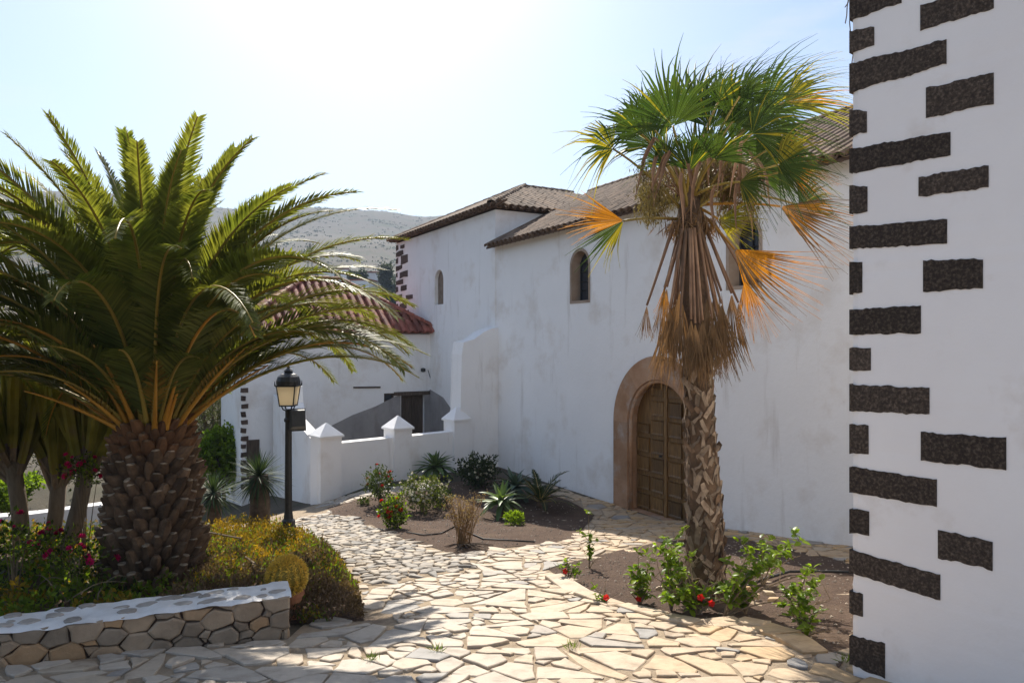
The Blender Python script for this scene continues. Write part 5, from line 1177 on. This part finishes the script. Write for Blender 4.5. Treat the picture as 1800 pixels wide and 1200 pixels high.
# hibiscus: arching stems with leaf clusters
HL_ = blade_mesh('leaf', .072, .021, 'hibiscus', -.5, .2, 3)
def hibiscus(base, stems, label, nl=7, fl_n=0, name='hibiscus_shrub', group='hibiscus plants', lsc=1.0, lmax=230):
    th = thing(name, base, label, 'shrub', group); base = Vector(base); mb = MB(); cl = []
    for (dx, dy, h, arch_) in stems:
        e = base + Vector((dx, dy, h)); m1 = base.lerp(e, .5) + Vector((-dx * .12, -dy * .12, arch_)); pts = [base * (1 - t) ** 2 + m1 * 2 * t * (1 - t) + e * t * t for t in [k / 8 for k in range(9)]]
        mb.tube(pts, [.009 - .0008 * k for k in range(9)], 5)
        for k in range(2, 9):
            if rnd.random() < .8: cl.append(pts[k])
            if rnd.random() < .5:
                s = pts[k] + Vector((rnd.uniform(-.13, .13), rnd.uniform(-.13, .13), rnd.uniform(.0, .13))); mb.tube([pts[k], s], [.004, .002], 4); cl.append(s); cl.append(pts[k].lerp(s, .6))
    mb.build('stems', 'twig', th); cnt = 0
    for p in cl:
        for _ in range(nl):
            if cnt >= lmax: break
            cnt += 1; M = Matrix.Translation(p + Vector((rnd.uniform(-.02, .02), rnd.uniform(-.02, .02), rnd.uniform(-.015, .02)))) @ Matrix.Rotation(rnd.uniform(0, 6.28), 4, 'Z') @ Matrix.Rotation(rnd.uniform(-.5, 1.1), 4, 'X') @ Matrix.Rotation(rnd.uniform(-.6, .6), 4, 'Y') @ Matrix.Scale(rnd.uniform(.65, 1.2) * lsc, 4); inst('leaf', HL_, th, M)
    for k in range(fl_n):
        p = rnd.choice(cl[len(cl) // 2:]); inst('flower', FRS, th, Matrix.Translation(p + Vector((0, -.03, .03))) @ Euler((rnd.uniform(.5, 1.6), 0, rnd.uniform(-.5, .5))).to_matrix().to_4x4() @ Matrix.Scale(.72, 4))
    return th
def gv(px, py): g = gpix(px, py); return G(g.x, g.y)
st = lambda n, sx, sy, h0, h1: [(rnd.uniform(-sx, sx), rnd.uniform(-sy, sy), rnd.uniform(h0, h1), rnd.uniform(.02, .12)) for _ in range(n)]
hibiscus(gv(1225, 1082), st(16, .38, .16, .1, .5), 'dense leafy hibiscus with a red bloom at the foot of the fan palm', 6, 2, lmax=290)
hibiscus(gv(1270, 1088), [(.55, .1, .55, .1), (.75, .2, .62, .15), (.40, .0, .45, .1), (.2, -.1, .62, .0), (.95, .2, .35, .15), (.6, -.1, .2, .08), (.15, .0, .35, .05)], 'open hibiscus with long arching twigs spreading from the fan palm', 5, 0, lmax=280)
hibiscus(gv(1125, 1062), [(-.02, 0, .5, .02), (.1, .0, .42, .04), (-.06, .05, .3, .02), (.18, 0, .3, .05), (.1, 0, .15, 0), (-.1, 0, .12, 0)], 'upright hibiscus with one red bloom behind the edge slabs', 5, 1, lmax=170)
hibiscus(gv(1180, 1075), [(-.05, 0, .62, .02), (.0, .05, .52, .02), (-.12, 0, .4, .02), (.1, .0, .3, .05)], 'slender hibiscus in front of the fan palm trunk', 5, 0, lmax=150)
hibiscus(gv(1400, 1085), [(.1, .0, .42, .05), (.22, .05, .3, .05), (-.1, .05, .25, .05), (.3, .0, .16, .05)], 'sprawling hibiscus beside the tower corner', 5, 0, lmax=150)
hibiscus(gv(1415, 1120), [(.0, .0, .30, .02), (.1, .0, .22, .03), (.22, .0, .05, .03), (-.1, .02, .18, .02)], 'short hibiscus sprig next to the grey edge slab', 6, 0, lmax=130, lsc=.9)
hibiscus(gv(1310, 1080), st(9, .34, .12, .15, .45), 'bushy hibiscus right of the fan palm trunk base', 5, 0, lmax=200)
hibiscus(gv(1205, 1062), st(8, .22, .1, .2, .6), 'leafy hibiscus half hiding the fan palm trunk base', 5, 1, lmax=200)
hibiscus(gv(1340, 1030), [(.0, .0, .50, .05), (.28, .0, .45, .1), (-.1, .1, .35, .05), (.45, .1, .3, .1)], 'hibiscus on bare twigs against the church wall shade', 4, 0, lmax=140)
hibiscus(gv(1036, 1000), [(-.01, 0, .68, .0), (.015, .0, .45, .0), (.08, 0, .12, .02)], 'single tall hibiscus shoot at the corner of the planting bed', 7, 0, lmax=110, lsc=.8)
hibiscus(gv(1000, 1022), [(-.02, 0, .26, .0), (.05, .0, .15, .0), (-.08, 0, .14, .02)], 'short hibiscus sprig beside the tall shoot', 6, 1, lmax=70, lsc=.8)
hibiscus(gv(1062, 1062), [(.0, 0, .12, .0), (.05, .0, .06, .0)], 'tiny hibiscus sprig with a red bud by the path edge', 5, 1, lmax=30, lsc=.8)
# dangling dry creeper on the tower edge
mb = MB()
for i in range(10):
    p = T3(-.02, .05 + .03 * i, tz(1495, -20) + rnd.uniform(-.05, .2)); pts = [p.copy()]
    for k in range(6): p = p + Vector((rnd.uniform(-.02, .012), 0, -rnd.uniform(.02, .10))); pts.append(p.copy())
    mb.tube(pts, .004, 3)
tag(mb.build('dry_creeper', 'twig'), 'dry creeper strands dangling from the edge of the tower', 'creeper')
# weeds in the paving
for px, py in [(1545, 1188), (655, 1165), (770, 1150), (1005, 1145), (1490, 1170)]:
    g = gpix(px, py); n = 26; P = np.array(G(g.x, g.y, .02)) + rng.normal(size=(n, 3)) * [.02, .02, 0]; o = quads('grass_tuft', leafquads(P, rng.normal(size=(n, 3)) * .5 + [0, 0, 1], .075, .006), ['cover_green']); tag(o, 'tiny grass tuft in a paving joint', 'grass', 'tufts in the paving')

# ------------------------------------------------------------------ ground cover of the palm bed
def cover(name, label, poly, n, hgt, size, mats, pickf, up=.8, wr=.35, dens=None):
    xs = [p[0] for p in poly]; ys = [p[1] for p in poly]; P = []; I = []
    while len(P) < n:
        x, y = rnd.uniform(min(xs), max(xs)), rnd.uniform(min(ys), max(ys))
        if rnd.random() > (6.0 / max(3.5, y)) ** 1.3 or not inpoly((x, y), poly): continue
        if math.hypot(x - PX, y - PY) < .5: continue
        e = min(1, max(0.2, edge(x, y, poly) / .2)) ** .6; h = hgt(x, y) * e * (.72 + .55 * noise.noise(Vector((x * 2.6, y * 2.6, 1))) + .5 * noise.noise(Vector((x * 8, y * 8, 2))) + .35 * noise.noise(Vector((x * 19, y * 19, 6))))
        P.append((x, y, ground(x, y) + max(.02, h) * (1 - .55 * rnd.random() ** 2))); I.append(pickf(x, y))
    P = np.array(P); D = rng.normal(size=(n, 3)) * .6 + [0, 0, up]; L = size * rng.uniform(.6, 1.4, n); o = quads(name, leafquads(P, D, L, L * wr), mats, I); return tag(o, label, 'ground cover', kind='stuff')
def edge(x, y, poly):
    m = 9
    for i in range(len(poly)):
        a, b = poly[i - 1], poly[i]; dx, dy = b[0] - a[0], b[1] - a[1]; t = max(0, min(1, ((x - a[0]) * dx + (y - a[1]) * dy) / (dx * dx + dy * dy + 1e-9))); m = min(m, math.hypot(x - a[0] - t * dx, y - a[1] - t * dy))
    return m
SUC = [(-1.78, 6.0)] + P2([(525, 1102), (640, 1092), (628, 1040), (595, 985), (545, 952), (480, 935)]) + [(-4.6, 11.8), (-5.4, 11.6), (-4.6, 8.6), (-3.3, 7.2), (-3.0, 5.55)]
def pick_s(x, y):
    v = noise.noise(Vector((x * 1.3, y * 1.3, 7))) + .5 * noise.noise(Vector((x * 4, y * 4, 3))) + rnd.uniform(-.25, .25) + .22 * (y - 7.6) / 3 - .28 * sstep(-3.0, -2.2, x)
    return 0 if v > .12 else (2 if v > -.05 else 1)
cover('succulent_ground_cover', 'mounding yellow and purplish succulent ground cover beside the path', SUC, 60000, lambda x, y: .30, .036, ['cover_yellow', 'cover_purple', 'cover_green'], pick_s, .9, .42)
GRN = [(-3.0, 5.5), (-3.3, 7.2), (-4.6, 8.6), (-5.4, 11.6), (-9.0, 12.2), (-9.0, 4.0), (-5.2, 4.65), (-3.6, 5.3)]
def pick_g(x, y):
    v = noise.noise(Vector((x * 1.7, y * 1.7, 4))) + rnd.uniform(-.3, .3) + .25 * sstep(8.2, 9.5, y); return 1 if v > .22 else (2 if v < -.38 else 0)
cover('leafy_ground_cover', 'leafy green ground cover around the date palm trunk', GRN, 26000, lambda x, y: .24, .055, ['cover_green', 'cover_yellow', 'bush_leaf'], pick_g, .6, .5)
# bougainvillea sprays
for (px, py, d, n, lab) in [(150, 830, 9.0, 16, 'spray of magenta bougainvillea on the candelabra cactus stems'), (325, 850, 8.9, 26, 'magenta bougainvillea hanging beside the date palm trunk'), (95, 955, 7.6, 12, 'dark low bougainvillea with magenta bracts in the leafy ground cover'), (140, 985, 6.9, 9, 'small bougainvillea tangle with magenta bracts left of the date palm base'), (25, 950, 6.8, 9, 'bougainvillea with bare twigs and magenta bracts by the stone wall')]:
    x = (px - 900) / F * d if px != 325 else -4.55; dd = d if px != 325 else 8.9; c = at(px, py, d) if px != 325 else at(318, 850, 8.7)
    th, P, U = bush('bougainvillea', lab, 'flowering shrub', c, (.26, .22, .20), 420, .05, ['rose_leaf', 'hibiscus'], [.6, .4], 10, .2, 'bougainvilleas', base=G(c.x, c.y)); flowers(th, P, U, n, FMG, (.7, 1.2), .03)
# pale bare twigs in the green cover
for k in range(5):
    x, y = rnd.uniform(-5.2, -3.6), rnd.uniform(5.6, 6.8); mb = MB(); p = G(x, y, .1); pts = [p.copy()]; v = Vector((rnd.uniform(-.5, .8), rnd.uniform(-.3, .3), .7))
    for i in range(7): p = p + v * .1; v = v + Vector((rnd.uniform(-.3, .3), rnd.uniform(-.2, .2), -.16)); pts.append(p.copy())
    mb.tube(pts, [.007, .007, .006, .006, .005, .004, .003, .002], 4); tag(mb.build('bare_twig', 'twig'), 'pale bare twig arching out of the leafy ground cover', 'twig', 'bare twigs in the ground cover')
for (x0, y0, x1, y1, lab) in [(365, 948, 425, 962, 'long dry stick lying on the succulents near the palm trunk'), (432, 1002, 448, 1016, 'short dry stick lying on the succulents near the barrel cactus')]:
    a, b = gpix(x0, y0 + 25), gpix(x1, y1 + 25); mb = MB(); mb.tube([G(a.x, a.y, .30), G(b.x, b.y, .30)], .012, 5); tag(mb.build('dry_stick', 'twig'), lab, 'stick')
# white kerb wall behind the bed
mb = MB(); pts = [at(-120, 915, 12.4), at(60, 900, 12.8), at(180, 884, 13.0), at(300, 876, 13.4)]
for a, b in zip(pts, pts[1:]):
    d = (b - a); n_ = Vector((-d.y, d.x, 0)).normalized() * .16; vs = [a - n_, b - n_, b + n_, a + n_]; lo = [Vector((v.x, v.y, ground(v.x, v.y) - .3)) for v in vs]
    mb.add(vs + lo, [(0, 1, 2, 3), (0, 4, 5, 1), (1, 5, 6, 2), (2, 6, 7, 3), (3, 7, 4, 0)])
tag(mb.build('kerb_wall', 'plaster'), 'low white kerb wall behind the candelabra cacti', 'wall')

# ------------------------------------------------------------------ trees
def tree(name, label, base, h, crown_c, rad, n, size, mat_, group=None, tr=.12, lobes=9, seedv=0, wr=.45, droop=0.0):
    r2 = random.Random(seedv); g2 = np.random.default_rng(seedv); base = Vector(base); th = thing(name, base, label, 'tree', group); mb = MB(); cc = Vector(crown_c); L_ = []
    for i in range(lobes):
        u = Vector((r2.uniform(-1, 1), r2.uniform(-1, 1), r2.uniform(-.9, 1))); 
        if u.length > 1: u.normalize()
        L_.append((Vector((cc.x + u.x * rad[0] * .68, cc.y + u.y * rad[1] * .68, cc.z + u.z * rad[2] * .68)), r2.uniform(.28, .52)))
    fork = base.lerp(cc, .45); mb.tube([base + Vector((0, 0, -.3)), base.lerp(fork, .5) + Vector((tr * .6, 0, 0)), fork], [tr * 1.2, tr, tr * .8], 8)
    for c, s in L_: mb.tube([fork, fork.lerp(c, .5) + Vector((0, 0, .1 * rad[2])), c], [tr * .6, tr * .4, tr * .12], 5)
    mb.build('trunk', 'bark', th, smooth=True); Ps = []; Us = []
    for c, s in L_:
        k = n // lobes; U = unit(g2.normal(size=(k, 3))); rr = g2.random(k) ** .45; Ps.append(np.array(c) + U * np.array(rad) * s * rr[:, None] * (1 + .35 * np.sin(U[:, :1] * 6 + U[:, 1:2] * 5 + U[:, 2:] * 7))); Us.append(U)
    P = np.concatenate(Ps); U = np.concatenate(Us); D = U * .7 + g2.normal(size=P.shape) * .8 + [0, 0, .2 - droop]; l = size * g2.uniform(.6, 1.4, len(P)); quads('crown', leafquads(P, D, l, l * wr), [mat_], None, th); return th
def gtree(name, label, px, d, ptop, pbot, wpx, n, size, mat_, **k):
    c = at(px, (ptop + pbot) / 2, d); rx = wpx / 2 / F * d; rz = (pbot - ptop) / 2 / F * d; b = G(c.x, c.y); return tree(name, label, b, 1, c, (rx, rx, rz), n, size, mat_, **k)
gtree('tamarisk_tree', 'olive-green feathery tree behind the date palm', 375, 27, 600, 870, 170, 18000, .16, 'tree_olive', group='trees in the valley', seedv=3, lobes=14, wr=.16, droop=.6)
gtree('olive_tree', 'dull green tree partly hidden by the candelabra cacti', 190, 30, 600, 850, 240, 14000, .2, 'tree_olive', group='trees in the valley', seedv=4, lobes=14, wr=.25)
gtree('olive_tree', 'dull green tree at the end of the white kerb wall', 10, 28, 590, 850, 260, 12000, .2, 'tree_olive', group='trees in the valley', seedv=5, lobes=13, wr=.25)
gtree('green_bush', 'bright yellow-green bush catching sun beside the house corner', 392, 22.5, 742, 880, 95, 9000, .11, 'tree_bright', seedv=6, lobes=10, wr=.7, tr=.06)
gtree('green_bush', 'bright green bush glimpsed behind the candelabra cactus trunks', 20, 18, 820, 900, 110, 3500, .10, 'tree_bright', seedv=7, lobes=8, wr=.7, tr=.05)
gtree('dark_tree', 'dark tree crown above the bright bush by the house corner', 405, 32, 560, 700, 110, 5000, .2, 'bush_leaf', group='trees in the valley', seedv=8, lobes=10)
for (px, d, a, b, wd, lab, sv) in [(682, 130, 464, 520, 42, 'grey-green tree standing beside the far white house', 21), (690, 110, 520, 548, 50, 'bushy tree just above the red roof and church corner', 22), (628, 135, 470, 512, 36, 'far dark tree directly above the red roof ridge', 23), (655, 118, 515, 540, 40, 'small far tree below the parked car', 24), (590, 150, 488, 508, 40, 'far tree half hidden by palm fronds', 25), (553, 150, 480, 520, 36, 'far tree seen through the palm fronds', 26), (520, 160, 485, 515, 50, 'far tree left of the red roof, behind palm fronds', 27)]:
    gtree('valley_tree', lab, px, d, a, b, wd, 2600, .55, 'tree_far', group='trees in the far village', seedv=sv, lobes=9, tr=.25)
# ------------------------------------------------------------------ far village
def far_house(px, py, d, w_, h, dp, label, rz=.2):
    x = (px - 900) / F * d; z = (600 - py) / F * d; th = thing('village_house', (x, d, z), label, 'house', 'houses in the far village'); M = Matrix.Rotation(rz, 3, 'Z')
    mb = MB(); mb.box((x, d, z + h / 2 - 1.5), (w_, dp, h + 3), M); mb.build('wall', 'plaster', th)
    mb = MB(); mb.box((x, d, z + h + .12), (w_ + .3, dp + .3, .22), M); mb.build('roof', 'tile_red', th)
    for k in range(2):
        mb = MB(); c = Vector((x, d, z + h * .5)) + M @ Vector((w_ * (-.25 + .5 * k), -dp / 2 - .02, 0)); mb.box(c, (w_ * .14, .06, h * .36), M); mb.build('window', 'pane', th)
far_house(653, 505, 140, 7, 2.6, 6, 'small white far house with a tiled edge beside a grey-green tree'); far_house(640, 516, 128, 3.4, 2.2, 4, 'tiny white far outbuilding by the parked car', -.2); far_house(575, 497, 150, 9, 2.6, 6, 'long low far house behind palm fronds'); far_house(530, 505, 155, 8, 3, 6, 'white far house left of the red roof')
cx_ = at(655, 519, 122); car = thing('parked_car', cx_ + Vector((0, 0, -.7)), 'pale car parked below the far white house', 'car'); mb = MB()
prof = [(-2.1, -.35), (2.1, -.35), (2.1, .1), (1.2, .25), (.7, .75), (-1.1, .75), (-1.7, .25), (-2.1, .15)]; n = len(prof)
mb.add([cx_ + Vector((a, y, z)) for y in (-.8, .8) for a, z in prof], [tuple(range(n)), tuple(range(2 * n - 1, n - 1, -1))] + [(i, (i + 1) % n, n + (i + 1) % n, n + i) for i in range(n)]); mb.build('body', 'car_paint', car)
mb = MB(); mb.add([cx_ + Vector(v) for v in ((-1.4, -.815, .28), (1.0, -.815, .28), (.6, -.815, .66), (-1.05, -.815, .66))], [(0, 1, 2, 3)]); mb.build('side_window', 'pane', car)
for k in (-1.25, 1.3):
    mb = MB(); mb.tube([cx_ + Vector((k, -.84, -.38)), cx_ + Vector((k, -.6, -.38))], .34, 12); mb.build('wheel', 'iron', car)
pb = at(545, 500, 210); pyl = thing('lattice_mast', (pb.x, pb.y, ground(pb.x, pb.y)), 'thin lattice mast on the slope seen between palm fronds', 'mast'); ht = (600 - 428) / F * 210
mb = MB()
for s in (-1, 1):
    for q in (-1, 1): mb.tube([Vector((pb.x + s * 1.0, pb.y + q, ground(pb.x, pb.y) - 1)), Vector((pb.x + s * .12, pb.y + q * .12, ht))], .07, 4)
mb.build('legs', 'iron', pyl); mb = MB()
for k in range(3): mb.tube([Vector((pb.x - 1.2 + .2 * k, pb.y, ht - .5 - 1.6 * k)), Vector((pb.x + 1.2 - .2 * k, pb.y, ht - .5 - 1.6 * k))], .08, 4)
mb.build('cross_arm', 'iron', pyl)
# scrub on the hillside
P = []
while len(P) < 4500:
    d = rnd.uniform(170, 1150); a = R(rnd.uniform(-42, 8)); x, y = d * math.sin(a), d * math.cos(a)
    if noise.noise(Vector((x / 60, y / 60, 9))) + rnd.uniform(-.5, .5) < .1: continue
    P.append((x, y, ground(x, y) - .2))
P = np.array(P); P = np.repeat(P, 7, axis=0) + rng.normal(size=(len(P) * 7, 3)) * [1.0, 1.0, .3]; o = quads('hillside_scrub', leafquads(P, rng.normal(size=P.shape) * .7 + [0, 0, .8], 1.1, .9), ['tree_far']); tag(o, 'low scrub dotted over the distant hillside', 'scrub', kind='stuff')
# ------------------------------------------------------------------ hazy air
m, t, o_ = _new('haze_air'); pv = N(t, 'ShaderNodeVolumePrincipled'); pv.inputs['Color'].default_value = (.50, .62, .80, 1); pv.inputs['Density'].default_value = .00055; pv.inputs['Anisotropy'].default_value = .0
t.links.new(pv.outputs['Volume'], o_.inputs['Volume'])
mb = MB(); mb.box((0, 0, 85), (10100, 10100, 250)); hz_ = mb.build('haze', 'haze_air'); tag(hz_, 'thin pale haze filling the valley air', 'haze', kind='stuff')
